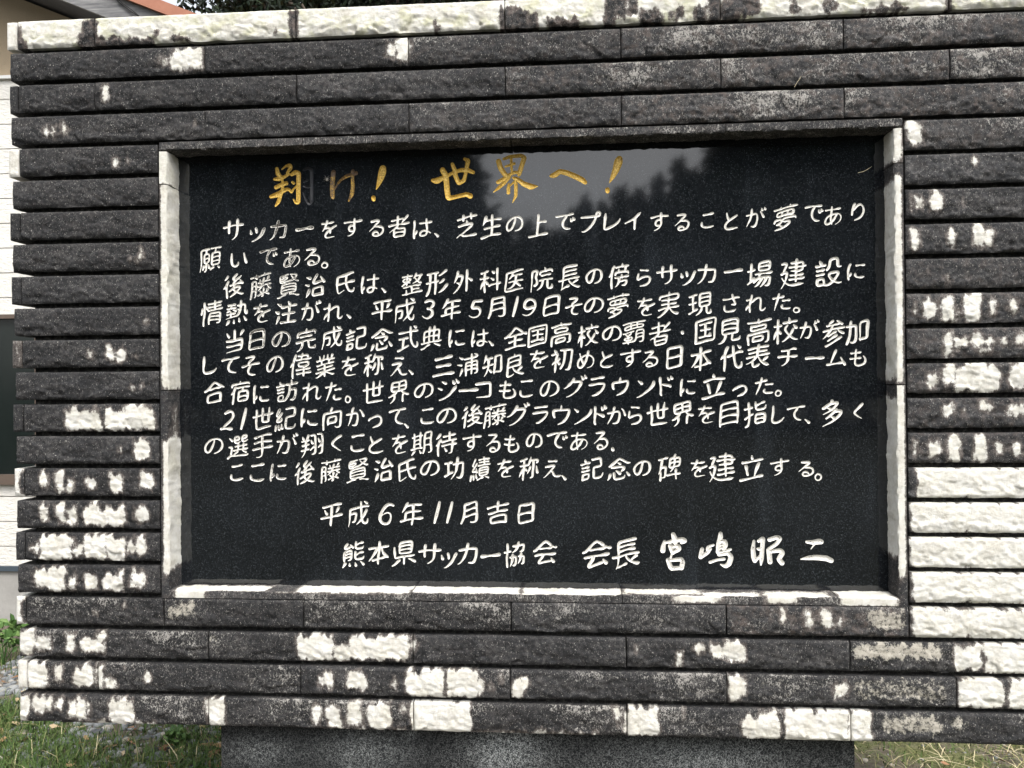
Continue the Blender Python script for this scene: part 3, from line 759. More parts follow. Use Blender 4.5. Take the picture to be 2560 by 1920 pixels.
# brush strokes of every character (x, y pairs in hex, 0 to 143 down and right)
STROKES = {}
for row_ in """、=3b3d403f4f4f
。=4438503a553f574554514f55495744573e543a50384a3a3f4438
あ=1f264a266722 5a3c4b584560376b2e6f216f1c6a1b61225130453f3e4e3b623e6c44714b745672616e6864715376 3d18393839533e72
い=622670497257715d 1d201c381e4d215b26662f6c346c3a6a425f44594354
え=40554b5a526e57735d756e757473 233a4e375238533c3e5620731a74 321a5a1e
か=163647324f345339554055534f6e4c7245753674 6127672a6b30774d 3918361b342f27581a74
が=351e33312c4922651977 163947364e38523c5444545452634d714a7641793476 642d6f3f7651 681c6c25 76177b20
く=5c1a333d2e46334e5a6f
け=6018604f5e5c566b4c744775 3d335a337530 201a1c2f1a4c1b5b206f 2950245f1f64
こ=2551245e25632a68326c3d6f576f6c6b 2b205121641f
さ=212e3f2f6e29722c 2852255b2567286d2e723e76567660756471 4d195129635060524f51
し=251a235c266a296f35754a745c6d6565695f
す=19293c277727 5019503953514f64496b3f7236753174 503d433b3b3d3543324d35553c5b505b
そ=2f1d541b581c591f58243c3a3942 1d4739437240 4844464b3f533d583d66416c477054746174
た=4b5b485e48694f715e747572 503f723f 1a2e412c4d2a5127 3919372930462073
っ=223c233927364f2b582b602e69346d436a4e66545a5c3d63
て=5223502946364142404c415846614f695c6e6770 1b271d253c2155215d1f731e
で=4f234d2944343e413c4c3e5843614a685b6f6470 172542205221711d 64376942 7131763b
と=2b1a2b1e3a3f 632c3b402a502658256026672a6c387356746b71
に=2a5325621f65 241b221c20261c441c5b2073 45266d26 40583f63466b526e6b6e736c
の=491e492a44403c5636602e6626651f601a531a441f372d273423421e541e602269297032754374516f5d6468596d4d6f
は=1e1b184c18591c75 5c1b5e645c6d57724a743e71396939623e5c44594e585b5a7367 265521631b67 3b315631732e
へ=1950352d3e29432b4a326b587764
め=571a542749473d5c37642e6b266c206b1a6319581b4e2142263c34324a2b5a2c64306d377240754c735c6e65686c5b724f74 2721314239513f5a
も=1f2a3d2e552d 3c19355b36683b7040734876567664726d6c726272596e4c6a476544 1c49344d544c
ら=282f254927502c503848414555435e45654a694f6b556a606768606e50743575 341b5b21
り=2a3b30373d2643214b1f531f5a23602a6433663e664964525f6158684f6f3a75 30162c1a29302954
る=413d473f563f604268466e4d70576e63686b617050743f73396f366b346736613f5b4c5d55655871 2d1d561c591e5a22582543373d3f2054
れ=2f3f373d43334e2d562b5f2c622f6536615e626c67716f717a6d7d67 32182f3f2c4a2d76 2b4e294f274d22511563156a 17302f2e
を=723d53494253385c3365356f3c754c776a75 2f41433e4c42504f5060 3d193c232f3e2050 1e2637276224
イ=513a5074 1f4c4e3a6d1f
ウ=234f1e481e30202d6a2d6d2e6b4165515f5c58644c6d40723874 4519452c
カ=21306c316f326e57686e667162735072 451a423d3b5435602b6c23721c73
グ=392c642d6630653959524767397129781e78 3e1d382b273f1a49104a 631767196c23 7413791d
コ=242265226a246c296c5f6a6466662266
サ=17337733 311b3151 5e1a5e485a5b55654e6c45723f73
ジ=2c1f3f2b 2174396d545d6b46703f7138 6020662b 183b1c3c2c46 6f1876257927
チ=4922494b45594064386c30722873 18417640 25234522651b6d1e
ッ=252b2b40 6c296a2a60455753436338693268 42254735463b
ド=2a1c2a712f79 5e196526 2a3d39405a4d5d4f6055 4f1f562c
プ=17295b28712a7726791e771872156b15671763216332603c5b4a52594567396f29762074
ム=196c396a6c64 421d2c5e2b6a 6048736d7475
ラ=1f3969396c3a6b42664f5f595762436e38713270 291c671c
レ=231e236a246d2b6e366b515e5d566b496c41
ン=722d72366e3d634b56573e662b6d216f 2220362f
ー=1d477347
三=16717871 25466746 1d1e711e
上=433d713d 14787a78 43184377
世=4717475a495d645d685c6819 261b27772a787678 14367a36
二=20226e22 166c796c
代=361333152a262730277a 5214584f5b5c626c67736d7877787b737e697b62 373c7a347f37 68157320 26341e371244
会=3d523a5c296f28732a766871 19517551 1139193a2732461b4c1d632e4819 673277397c38 6366686e6f74727a 2a3330395d3962386732
偉=2e14242b2233237b 5b4f704c713f703c423b3f3c3f4c554d5b4f 3d1c6c1c6d2d 342e7b2e 2137183d14411446 5b4f5b7b 375b785b 51134c2d 3b6d7c6d
傍=394e794e 3741383668367a377b41 4c617162716f6e7a687d607d5c7b 6a1e6b286835 32132f1626282333247b 4d4f4c5e476c4075367b 3a1e781e 22371b3b1544 48284a35 58435a4e 59125a1e
全=177b777b 203c274247426942703c 703c7a417e40 11401641213a312e451b4c1d59296c38481a 275e695e 4743477a
典=3a133a5f 107a1b7a346b3b6b 1f3f703f 1f5e1f2620236b226f227024705e 5513555f 135f7b5f 5a6b7579797a
初=2e4b39563b5a 581d5831544e4e634573 17283328362a34322a44297b 451d761d7a1f78537473707a5f7b 1955224e36493d42 26132c1e
功=2821285c 16213921 16623d58 442e782e7b2f786073757079667a60795a76 5915583a535449693f743978
加=182a422a452b445f41743e78367931782b74 59707570786e7a6a7a2377225a2258265879 2a14293a265321661977
医=7419181a177318751a767776 4c304b494659406031682b6a2369 362f6d2f 274945496b69 4b4e53497349 3b23342f2b38263a
協=59125526502e47383e3c3b3c 2313237b 34534e535154516a4f784c7b487d417a 5e5378537b547976767b6f7c 40473f5c3d663871327b 401f7520752c72386d3c633c 6a466762636e5c79 14333233
参=267c4a756b65 2e5433544e495349 3f283d343045225217581558 41132f1f2c26 5b3b5d44624871547a57 2e6841625a58 143b793b 24285c266324 55175f1b6423712b
合=28362d3b603b633a6935 153c1c3b2735421e471c4d1f6a34793b 69756956685329532654266f29746975
吉=4713473e 16247824 1e3f723f 6b76277524702557295569556b586b76
向=1a7b1a2c1b2a1d29742a7478717b667c617c5a78 336258625a615b5e5a4235413345336a 44133e203d28
国=4729475f 2c286328 30426042 2a5f655f 5f536056 19731a161e1574167519756c73716e731973
場=37447c44 3062336142567755785778607477717a6c7c647a 665564615c6e537a4d7b 146230553350 23132359 49454455 152d302d 5255505e446d3b743475 43257325 4325431845157215731873346f36453643334325
外=26264327442a42353d48335d2b67217118781578 291426231743 5914597b 593a643c754a 25463651
多=1b2d212c3b1d5d1d611f5e27493733431a4a 5348734a705464604d6e4273197b 405d455d495f5169 312f3c34403a 285e38575048573e5d3c 44123f1c
夢=23612762375a434c774c794e7957 151b7a1b 2e6636683e72 3a2c3a3e 3213321b 1657174c354c435a5b5a5f5f5e625967487034771c7b 552c553e 5d135d1b 553e6b3f6f3e702f6d2b252b202e203c223f553e
完=2a376437 154f794f 364f34632f6d2775157c 564f56745879767a79777c6d 18331922482275227633 45134821
実=172d1721191f7520762e6d352235 155b795b 462d465c 1279197b2a74376b465c 465c4c60566c5f73737b7d79 24486c48 4613481e
宮=1831191f471f761f7731 454b6249634562335f322d332d49454b 4513471e 454b425c 2377235f255c695c6d5e6d7268772377
宿=3b337a33 2f2e273d2544267c 1b291b1f1e1e771e791f7927 4814491d 59335747 1a4e1e492447 405e745e 745e744a724744474049406f43747174746f745e
嶋=1427146a186c2e6a32673327 443b6e3a6f376f1f6b1d491d442045567758757072796f7c6b7c647c5f79 2315236a 44497a49 41653b78 4d654f76 5912571c 67636a69 59635e70 442c6f2c
平=47174777 144c7a4c 6a27603b5d3d 1c177317 25272e3b323e
年=14607a60 285f293f713e 4d224d7b 33122f132a201739 2b217422
建=38607960 161a281a2b1c29231f351e3d 3c4f744f 3e1d6f1d711e7223713d3e3e 18511d5e23662c6e367448787879 16401e3d2a3d2d3f2d4626601d71157a 5613566b 372d7a2d
式=53145325574a5d62636f6b79727b767979757b6b7862 142a782a 2e452e71 1676496c 66146f1a 18454545
当=1f3f6f3f7042706f6e746a761e76 4714473e 73186f1a642f 235a705a 1f182b2e
形=23192342215a1e681579 15194b19 40194079 7a58696b5b755278 13424c42 544e5b4d6d41 532a5c287613
待=39517c51 6b3b6b76697b5b7c 373b7c3b 302e2739253f257c 2b14221f1629 1a472443 5a145a3b 455f4e6d 3e227622
後=2814221d1726 2c2d2538233f237b 325f355f4058505269526c54695d5a6a4974347b 4d434c454e48485b4b615b6e6a76787b7d79 38426440713e 134c1a452243 551342244229442b522c5b2b6c1f 522d5033453a4240 68317946
念=1e60177515771278 16362c2b4617652c76347c34 305e3076347b5f7b63766470 3c534d64 422c4d33 6e5f7a76 244062416343614a5457
情=58135839 3a2b762b 3d597359 2113217c 371c791c 343a7d3a 3d7c3e4a41496d49724a734c7374717b647c 162b1245 3d6a736a 2c252f30
成=7a281f291e2c1e561a6d1678167b 5213522356485a58616c69776d79747978787a737c6a7b66 723b6c49635957694379 1e413b413e423e573b6739692d69 6414711b
手=1c367336 471b4677437b347c2978 1e1d471a69146f16 15537a53
指=26132672247a1a7c 45254c25701b731c 45154635493a753b7a367c2e 13561653364a 142c332c 45627762 77627751754e494e4550457147754a77747677717762
整=154c31383f374135412b3f281b28182b19362637313f37404045 141c451c 7222712c683a5c464e4c 552a6943744a7c4c 4758477a 147a7b7a 5c1555274f2e 2d152d4c 1c577357 2867287a 59217b22 47696b69
日=23436b43 6b436b1b6a18271824192368266e686e6b696b43
昭=176130613260335d331a30191819171c176a 551654234f3048393f40 411676177629733b6d3e653e5f3b 173c333c 76737652754f494e464f456c47714b737673
月=22722966305032177016721773197373707666785d785775 31347334 30527352
期=2114215d 4f79546a585158195b18771879197a1b7a73777a6b7a 4014405d 24691c75157a 58517a51 155d485d 17224922 3b6a4275 58347a34 21484048 21354035
本=3b2d383a2f4a23591764 4714477b 2b6463646d5c 532d56395f4a6e5c7965 172d782d
校=6b486458596848763f7b3b7a 24411e46135f1364 50324d3445405359666f76787d78 2613267b 162d342d 6d357844 24412e44334d3453 58135c1b5b25 40257b25
業=214e6e4e 48616e7677797c77 1b3d743d 473e477b 1377187925744861 6e156825 155f795f 3c133c28 53135328 16287928 3228363d 5e29593d 2215281f2828
氏=1d437443 69176516471c211f1e211e7122742873436a 4a1c4b3c4e4f586c60756d7a7376766a
治=1e152d1e 2a552a5b1a77 51143e343d3c413e713a 66257941 16382540 727740763d713e5471547277
注=372b792b 2a562a5b1979 15392541 582c5879 3c507450 1c162c1f 33797b79 54155a21
浦=5813587b 34247124761f751a6b146714 3a617661 3a4c764c 3a7b3b3973387539763b7674737b697c 2857275c1a76 1b16291e 12371738243f
熊=523f5258555f5a607460795d7a58 1b4f3e4f 391a4429 536f5779567d 524c6f447745 3870397b 5214522d553374347832792c 6b6c787c 2c1127131f1e1d211e2422262d263e24 5221721a 1b601c3438333d343e363d5d38603060 216d167d 1b413e41
熱=3636433c 4d246e257157765d7b5c7d537b49 4d385840 536d567b 5b135a305840544e4d5a495c3d5a135e 216b1a78137d 133d2037 142b422b 6b6a777a 396e397a 17493f49 2b412b5b 2b1b2b2a 191b3e1b
現=6552657266776a787a777d707a68 2516255e 443d753d 14163416 1264375a 4f524d61496a3f733478 44297529 15393339 4f524551444f451548147415751974504f52
生=22516f51 47164779 157a797a 2a182529193e 252c732d
界=1659195a2056304c38463a3f 2d4f345832682b712078 4715473d 63505c575c78 21296d29 553f5847635075597b58 3a3f223d2118221568146c156d396c3d3a3f
目=22346c34 22526c52 226f6c6f 2277231867176b176c1a6c77
県=30246924 1a241a521b557856 47564779 0f7517742c653363 5d64636578747e75 30356935 6935691868153414311530423145664669426935
知=21244424 31242f5627681b77 241421211835 556f746f786c7968791f761e571e55225578 2f58365a466e 17454845
碑=45337833 231a1b4813541359 1a4e1d551d76 61115e145c185e265e4057514d59 40647c64 6952697b 15193919 1e3e343f3567346a326b1d6b 5d1f4620464649477646784277205d1f
科=284421491265 6d136d7b 291b297b 171d3817 28442e45324838513959 43644b617c5a 493d5645 4f1d5722 14363a36
称=2845214914611369 4d2376247828762e74337034 4d4348564166 602360735c7a537b 71437a65 284530473752 281a287c 153636363d3a41394b244f14 171c3716
立=16797979 653d61465279 2d3e3669 1b2d742d 45164721
紀=491a711a731b741e743d72416e434e434b444c774e79547b747b79767b6c 2a141a321e372937 37613b6f3a74 35291d4d1e5021523250374a3543 19641479 28632a76
績=32281b4d1f52334f 65726b737c7c 315e356f 435c745c 24622677 281319311d362737 1862137b 42277527 3b357c35 31423555 397a3d7b4f735773 3f1a771a 5d135d34 434f744f 744f74447141454243464468476973687465744f
翔=145a375a 43185518581b58715579497a 35142f252831284e25661f72177a 651878187b1b7b7278796c7b 442f4a3f4e42 17423742 40634f555752 662e6b3f 152b372b 655d71527a4f 19151d20
者=21225d226426 30636c63 76185b315839 2f513072337769776c726c536b50404f3a4d 163a7c3a 411341334442354e1759
良=54686e57 3d4c3e54425b4a63586e6f797678 1f4c654c6648651f431e201f1f7623782c773d73406f 1f356635 4213431d
芝=3114312b 316e34743e78527a7978 442f49374a41 1d41604164436446624b57554263316c226f1578 5d145d2b 151f781f
藤=48604a635a70597a517c 1a5a305a 147b1a5c1a301d2e2b2e2f2e303030762e7a287b 442b4731463a 32133222 3f3a773a 151b7a1b 3f74516d616a7474 3c4a7b4a 694a6b516f557c5d 5a575a63556a 5c135c1b 592b504746553b5d 722b6d2e6a36 6d60676b 1a443044
表=16427942 2d592e71317638764a704f6c 4713473c45413c4b2c5817611060 20306f30 44434c49555b616870737a76 1b1d751d 73515e61
覇=2c4d2c79 143f463f 136f496f4e6e5460553f733e753f7642757673786d7a677a6377 14157b15 54507650 38153830 56155630 1f3f204b2c4c394b3a3f 54607661 2c641963185e19573d56405740632c64 38221d231c2e1e316f31742e742572223822
見=545454725778627976787b737b6a 365432662c6e1e7718781377 25296a29 253e6a3e 6a296a176814261525182552365369526a4f6a29
記=13263c26 1876185e195b355b35751876 4a1b721b741e743d72416e434f434c444c724d77557a747979757b69 18383538 2515281c 16493849
訪=5429524d4f5c486d41773a7a2e751b74186f185a1c5832593275 544473447546736770776b7b5f7b 18483248 18383238 2213261d 44287b28 5d15601e5f28 14273727
設=403c46374a2f4d19501769186b366e387938 347533591859176e19731d753075417a537265637053714b6e4a4c4a484d475354656270757a7e78 17483448 17383438 2213271c 13273927
賢=42131d13191418321b35413547334e35642b701e72164d15 51725971737a7d7a 234d6b4d 1278197933713c71 2e142e1d 531d5b27683176377b36 235b6b5b 2e2b2e35 181e3c1e3e1f3f243e293c2a182a 234d2342264068406b446b66666925692366234d
選=5d247523761874155e165d306233763379327b2f 366e4b60 34244d244e194c153516341c353039334c335032512f 31587a58 1576206e266d3e764a7879777d74 36457545 15412442246c 643d6457 6160776b 473d4757 17162524
長=454c48564d5d5e6c697275777e75 134c784c 5a666f577456 6d142d142a15276f217c 277530754a6e 29276927 29396939
院=551359195a22 245f2b5e2e582e4a25372d1f2d1a291817181419147c 3b4f774f 3b2f3b253d225a2276227825782f 624f6274647a687b777a7a71776a 4c4f4b5e476b4074337b 45386e38
願=44151c151816185416661274 354f357633782c7a 4b785b6e 275e216f 273c433c 425c4666466d 65166228 706d7571 35163328 534f784f 533c783c 4f157b15 354f274e272c28294029432a434d404f354f 533c54617761772a5429533c
高=1a7b1a521b4f714e744f75517576727b687c 31705a705d6c5d5f595d325d3170 161f791f 292e652e6731673e62402b40283c292e 4614481f
２=2d7234706371 2f27401e4f1f59255d2c5e345c3e554b4b573a67366f
３=434650475e50625a62625f67576e4872376e2d67 2f273821461d521e5a235f2a5f365c3b53425046
５=5f1e351e33273239323f34414d3e5b44604b6253625b5e65566d4871386e2d68
６=6023541e461e3e21382732302d422d542f5e376b3d6f457150715a6d60646259604e5b46514147413f43364a2d4c
９=62434e4c454e3c4d35492e412d352f2b3522401d481d522058255e2e613661515a64516e48714071366f2f6c""".split('\n'):
    ch_, d_ = row_.split('=')
    STROKES[ch_] = [np.array([[int(q[i:i + 2], 16), int(q[i + 2:i + 4], 16)] for i in range(0, len(q), 4)], float) for q in d_.split(' ')]
EMPX = 144 * 0.86
# heading and signature, traced stroke by stroke: origin, scale, strokes of (x, y, width)
T1 = (660, 380, 6.9125); T2 = (1060, 370, 6.9125); T3 = (1340, 370, 6.9125); T4 = (1630, 1310, 4.6083)
TRACED = {
    (0, 0): (T1, [[(225, 290, 60), (240, 380, 80), (290, 430, 60)], [(310, 300, 20), (380, 240, 40), (450, 235, 80), (460, 280, 70), (400, 360, 40)],
                  [(185, 470, 50), (260, 465, 80), (340, 435, 60), (430, 385, 45)], [(210, 610, 70), (290, 570, 70), (385, 540, 70)],
                  [(120, 770, 60), (220, 740, 90), (320, 680, 70), (400, 640, 60), (440, 650, 50), (475, 700, 45), (510, 640, 35), (560, 590, 30)],
                  [(300, 430, 40), (325, 520, 40), (325, 620, 50), (290, 740, 60), (250, 860, 70), (200, 930, 30)],
                  [(480, 390, 60), (540, 350, 80), (600, 370, 80), (598, 500, 75), (595, 650, 75), (595, 780, 75), (590, 870, 80), (545, 870, 50), (505, 815, 15)], [(490, 520, 40), (515, 540, 45)],
                  [(690, 310, 40), (760, 280, 50), (822, 310, 60), (825, 500, 60), (825, 700, 65), (820, 850, 70), (780, 900, 60), (720, 820, 40), (675, 700, 20)], [(690, 520, 25), (745, 490, 45)], [(690, 590, 35), (760, 610, 50), (790, 600, 40)]]),
    (0, 1): (T1, [[(1200, 350, 80), (1185, 500, 80), (1180, 650, 80), (1185, 770, 75), (1195, 795, 45)], [(1225, 640, 25), (1265, 560, 30), (1320, 490, 40), (1420, 420, 60), (1520, 390, 60), (1590, 365, 70)],
                  [(1535, 330, 60), (1530, 450, 55), (1535, 600, 65), (1520, 730, 70), (1465, 845, 25)]]),
    (0, 2): (T1, [[(2055, 285, 110), (2045, 350, 135), (2020, 440, 115), (1985, 540, 75), (1940, 645, 15)], [(1890, 790, 75), (1895, 820, 65)]]),
    (0, 3): (T2, [[(150, 560, 60), (220, 570, 110), (320, 520, 80), (440, 460, 60), (540, 410, 60), (650, 380, 70), (760, 385, 80), (850, 420, 60)],
                  [(320, 380, 90), (375, 470, 100), (390, 600, 95), (400, 740, 95), (420, 865, 90), (520, 850, 70), (640, 820, 70), (740, 800, 75), (800, 830, 90)],
                  [(490, 280, 60), (530, 380, 75), (545, 480, 80), (600, 610, 75), (690, 560, 70), (720, 450, 60), (740, 330, 70), (765, 220, 80), (700, 190, 50)]]),
    (0, 4): (T2, [[(1290, 230, 90), (1320, 340, 90), (1390, 450, 90), (1450, 490, 60)], [(1380, 190, 50), (1480, 150, 60), (1680, 130, 70), (1735, 170, 85), (1690, 300, 80), (1650, 430, 80), (1640, 470, 50)],
                  [(1505, 190, 50), (1510, 300, 45), (1520, 420, 40)], [(1410, 320, 40), (1500, 290, 45), (1560, 270, 50)], [(1280, 590, 70), (1360, 540, 60), (1450, 480, 60), (1560, 420, 60), (1650, 430, 50)],
                  [(1470, 500, 70), (1400, 590, 65), (1300, 680, 60), (1200, 765, 15)], [(1545, 515, 50), (1620, 540, 70), (1720, 620, 85), (1850, 670, 105), (1965, 660, 20)],
                  [(1465, 620, 35), (1460, 700, 65), (1460, 770, 65)], [(1490, 650, 25), (1560, 580, 40)], [(1585, 570, 60), (1590, 700, 65), (1585, 830, 55), (1530, 945, 12)]]),
    (0, 5): (T3, [[(262, 480, 60), (320, 470, 100), (410, 405, 90), (520, 425, 90), (680, 490, 95), (800, 550, 95), (850, 595, 70)]]),
    (0, 6): (T3, [[(1440, 190, 110), (1425, 240, 150), (1385, 370, 120), (1330, 490, 80), (1270, 600, 15)], [(1235, 720, 80), (1237, 745, 75)]]),
    (12, 11): (T4, [[(245, 120, 50), (265, 180, 70), (270, 215, 50)], [(145, 200, 30), (130, 260, 55), (125, 305, 60)], [(150, 215, 30), (270, 190, 50), (360, 175, 50), (385, 195, 50), (340, 215, 35)],
                    [(210, 250, 50), (230, 310, 50), (240, 330, 50)], [(210, 262, 35), (310, 255, 45), (315, 290, 50), (240, 330, 40)], [(230, 340, 20), (215, 390, 25)], [(185, 415, 50), (215, 500, 55), (230, 515, 45)],
                    [(190, 420, 35), (340, 405, 50), (355, 440, 55), (340, 505, 55)], [(230, 510, 50), (345, 505, 45)]]),
    (12, 12): (T4, [[(578, 290, 45), (565, 340, 50), (560, 380, 50)], [(560, 382, 45), (640, 330, 45), (675, 285, 32)], [(640, 295, 40), (645, 262, 35), (708, 242, 28)],
                    [(790, 110, 45), (790, 150, 60), (765, 230, 50), (760, 320, 50)], [(775, 210, 32), (840, 195, 50), (850, 240, 55), (830, 290, 40)], [(775, 250, 20), (830, 243, 22)], [(775, 283, 22), (840, 276, 25)],
                    [(760, 335, 35), (850, 312, 36), (905, 292, 32)], [(770, 356, 35), (880, 335, 45), (912, 380, 60), (890, 455, 60), (850, 488, 50), (790, 465, 15)], [(670, 440, 36), (750, 412, 32), (830, 402, 36)]]),
    (12, 13): (T4, [[(1175, 195, 30), (1163, 290, 52), (1172, 380, 58), (1185, 420, 56)], [(1230, 195, 40), (1280, 165, 50), (1270, 280, 52), (1262, 400, 52), (1255, 470, 20)], [(1222, 285, 36), (1240, 290, 40)],
                    [(1190, 425, 40), (1250, 360, 26)], [(1355, 180, 50), (1440, 152, 50), (1478, 165, 50), (1440, 225, 45), (1350, 285, 40)], [(1345, 300, 55), (1355, 380, 60), (1360, 435, 58)],
                    [(1360, 318, 40), (1480, 302, 52), (1505, 332, 58), (1460, 405, 55), (1498, 448, 58)]]),
    (12, 14): (T4, [[(1785, 205, 36), (1860, 212, 56), (1930, 200, 68), (1950, 205, 55)], [(1870, 235, 22), (1830, 290, 8)], [(1715, 405, 16), (1800, 390, 50), (1900, 385, 62), (2010, 395, 66), (2065, 420, 58)]]),
}


def lap(p, n):
    p = p.copy()
    for _ in range(n):
        q = p.copy()
        q[1:-1] = .25 * p[:-2] + .5 * p[1:-1] + .25 * p[2:]
        p = q
    return p


def resample(p, st):
    d = np.concatenate([[0], np.cumsum(np.linalg.norm(np.diff(p[:, :2], axis=0), axis=1))])
    n = max(2, int(round(d[-1] / st)) + 1)
    t = np.linspace(0, d[-1], n)
    return np.stack([np.interp(t, d, p[:, i]) for i in range(p.shape[1])], 1)


def brushed(ch, seed):
    """strokes of one character as (x, y, width) rows in em units, y up, written like a brush writes them"""
    kana = ord(ch) < 0x3100
    if ch in '・．':
        return [np.array([(0, 0.02, .13), (0.01, -0.02, .13)])]
    if ch == '１':
        return [np.array([(.11, .42, .10), (.06, .2, .13), (-.02, -.1, .13), (-.10, -.40, .09)])]
    st = [np.stack([(q[:, 0] - 72) / EMPX, (72 - q[:, 1]) / EMPX], 1) for q in STROKES[ch]]
    total = sum(np.linalg.norm(np.diff(q, axis=0), axis=1).sum() for q in st)
    w0 = (0.134 - 0.0088 * min(total, 7.5)) * (0.83 if kana else 0.93)
    ey = 1.0 if kana else 1.06
    if ch in '、。': w0 = 0.095 if ch == '、' else .06
    if ch in 'ー三二': w0 = .125
    rise = 0.12 if kana else 0.22
    if ch in 'ー一、。２３５６９': rise = 0.10 if ch == 'ー' else 0.0
    slant = 0.05 if not kana else 0.06
    if ch in '２３５６９': slant = 0.20
    ax, ay = random.uniform(.95, 1.05), random.uniform(.96, 1.05)
    out = []
    for q in st:
        closed = np.linalg.norm(q[0] - q[-1]) < .03 and len(q) > 3
        q = lap(resample(q, .035), 3)
        d = q[-1] - q[0]
        ln = np.linalg.norm(np.diff(q, axis=0), axis=1).sum()
        t = np.linspace(0, 1, len(q))
        straight = np.linalg.norm(d) > .9 * ln
        if closed:
            w = 1.0 + .15 * np.sin(6.28 * t + 1)
        elif ln < .17:
            w = .55 + .75 * t
            if d[0] < -.04: w = w[::-1]
        elif straight and abs(d[1]) < .35 * abs(d[0]):
            w = np.interp(t, [0, .15, .55, .88, 1], [.98, .95, .66, 1.18, .95])
        elif straight and abs(d[0]) < .25 * abs(d[1]):
            w = np.interp(t, [0, .1, .5, .9, 1], [1.0, 1.18, .95, 1.0, .72])
        elif d[0] < 0:
            w = np.interp(t, [0, .12, .55, 1], [1.0, 1.2, 1.0, .28])
        elif straight:
            w = np.interp(t, [0, .7, .88, 1], [.6, 1.15, 1.3, .35])
        else:
            w = np.interp(t, [0, .12, .5, .85, 1], [.85, 1.1, .92, 1.1, .5])
        r = []
        for (x, y), ww in zip(q, w):
            w1 = noise.noise(Vector((x * 5, y * 5, seed)))
            w2 = noise.noise(Vector((x * 1.9 + 9, y * 1.9, seed + 3)))
            w3 = noise.noise(Vector((x * 1.9, y * 1.9 + 9, seed + 7)))
            x2, y2 = (x + .05 * w2) * ax, (y + .05 * w3) * ay * ey
            y3 = y2 + rise * x2 - .45 * rise * x2 * x2
            r.append((x2 + slant * y3, y3, w0 * ww * (1 + .30 * w1)))
        out.append(np.array(r))
    return out


zp_top, zp_bot = ZT - .004, Z18 + .004
up0_, up1_ = JL + .006, JR - .006
pts_all, edges = [], []
rect = [(up0_, zp_bot), (up1_, zp_bot), (up1_, zp_top), (up0_, zp_top)]
nper = 24
pr = []
for (a, b), (c, d) in zip(rect, rect[1:] + rect[:1]):
    for i in range(nper):
        pr.append((a + (c - a) * i / nper, b + (d - b) * i / nper))
pts_all += pr
edges += [(i, (i + 1) % len(pr)) for i in range(len(pr))]
glyphs = []                      # (line index, polylines in metres, wear)


def wear_at(x, y, line):
    wv = 0.15 + 0.22 * math.exp(-((x - 690) / 160) ** 2)
    if line == 0:
        wv = 0.10 + (0.25 if x < 900 else 0)
    if line >= 11:
        wv = 0.30
    if line in (1, 2, 3, 5) and 620 < x < 790: wv += .06
    return wv


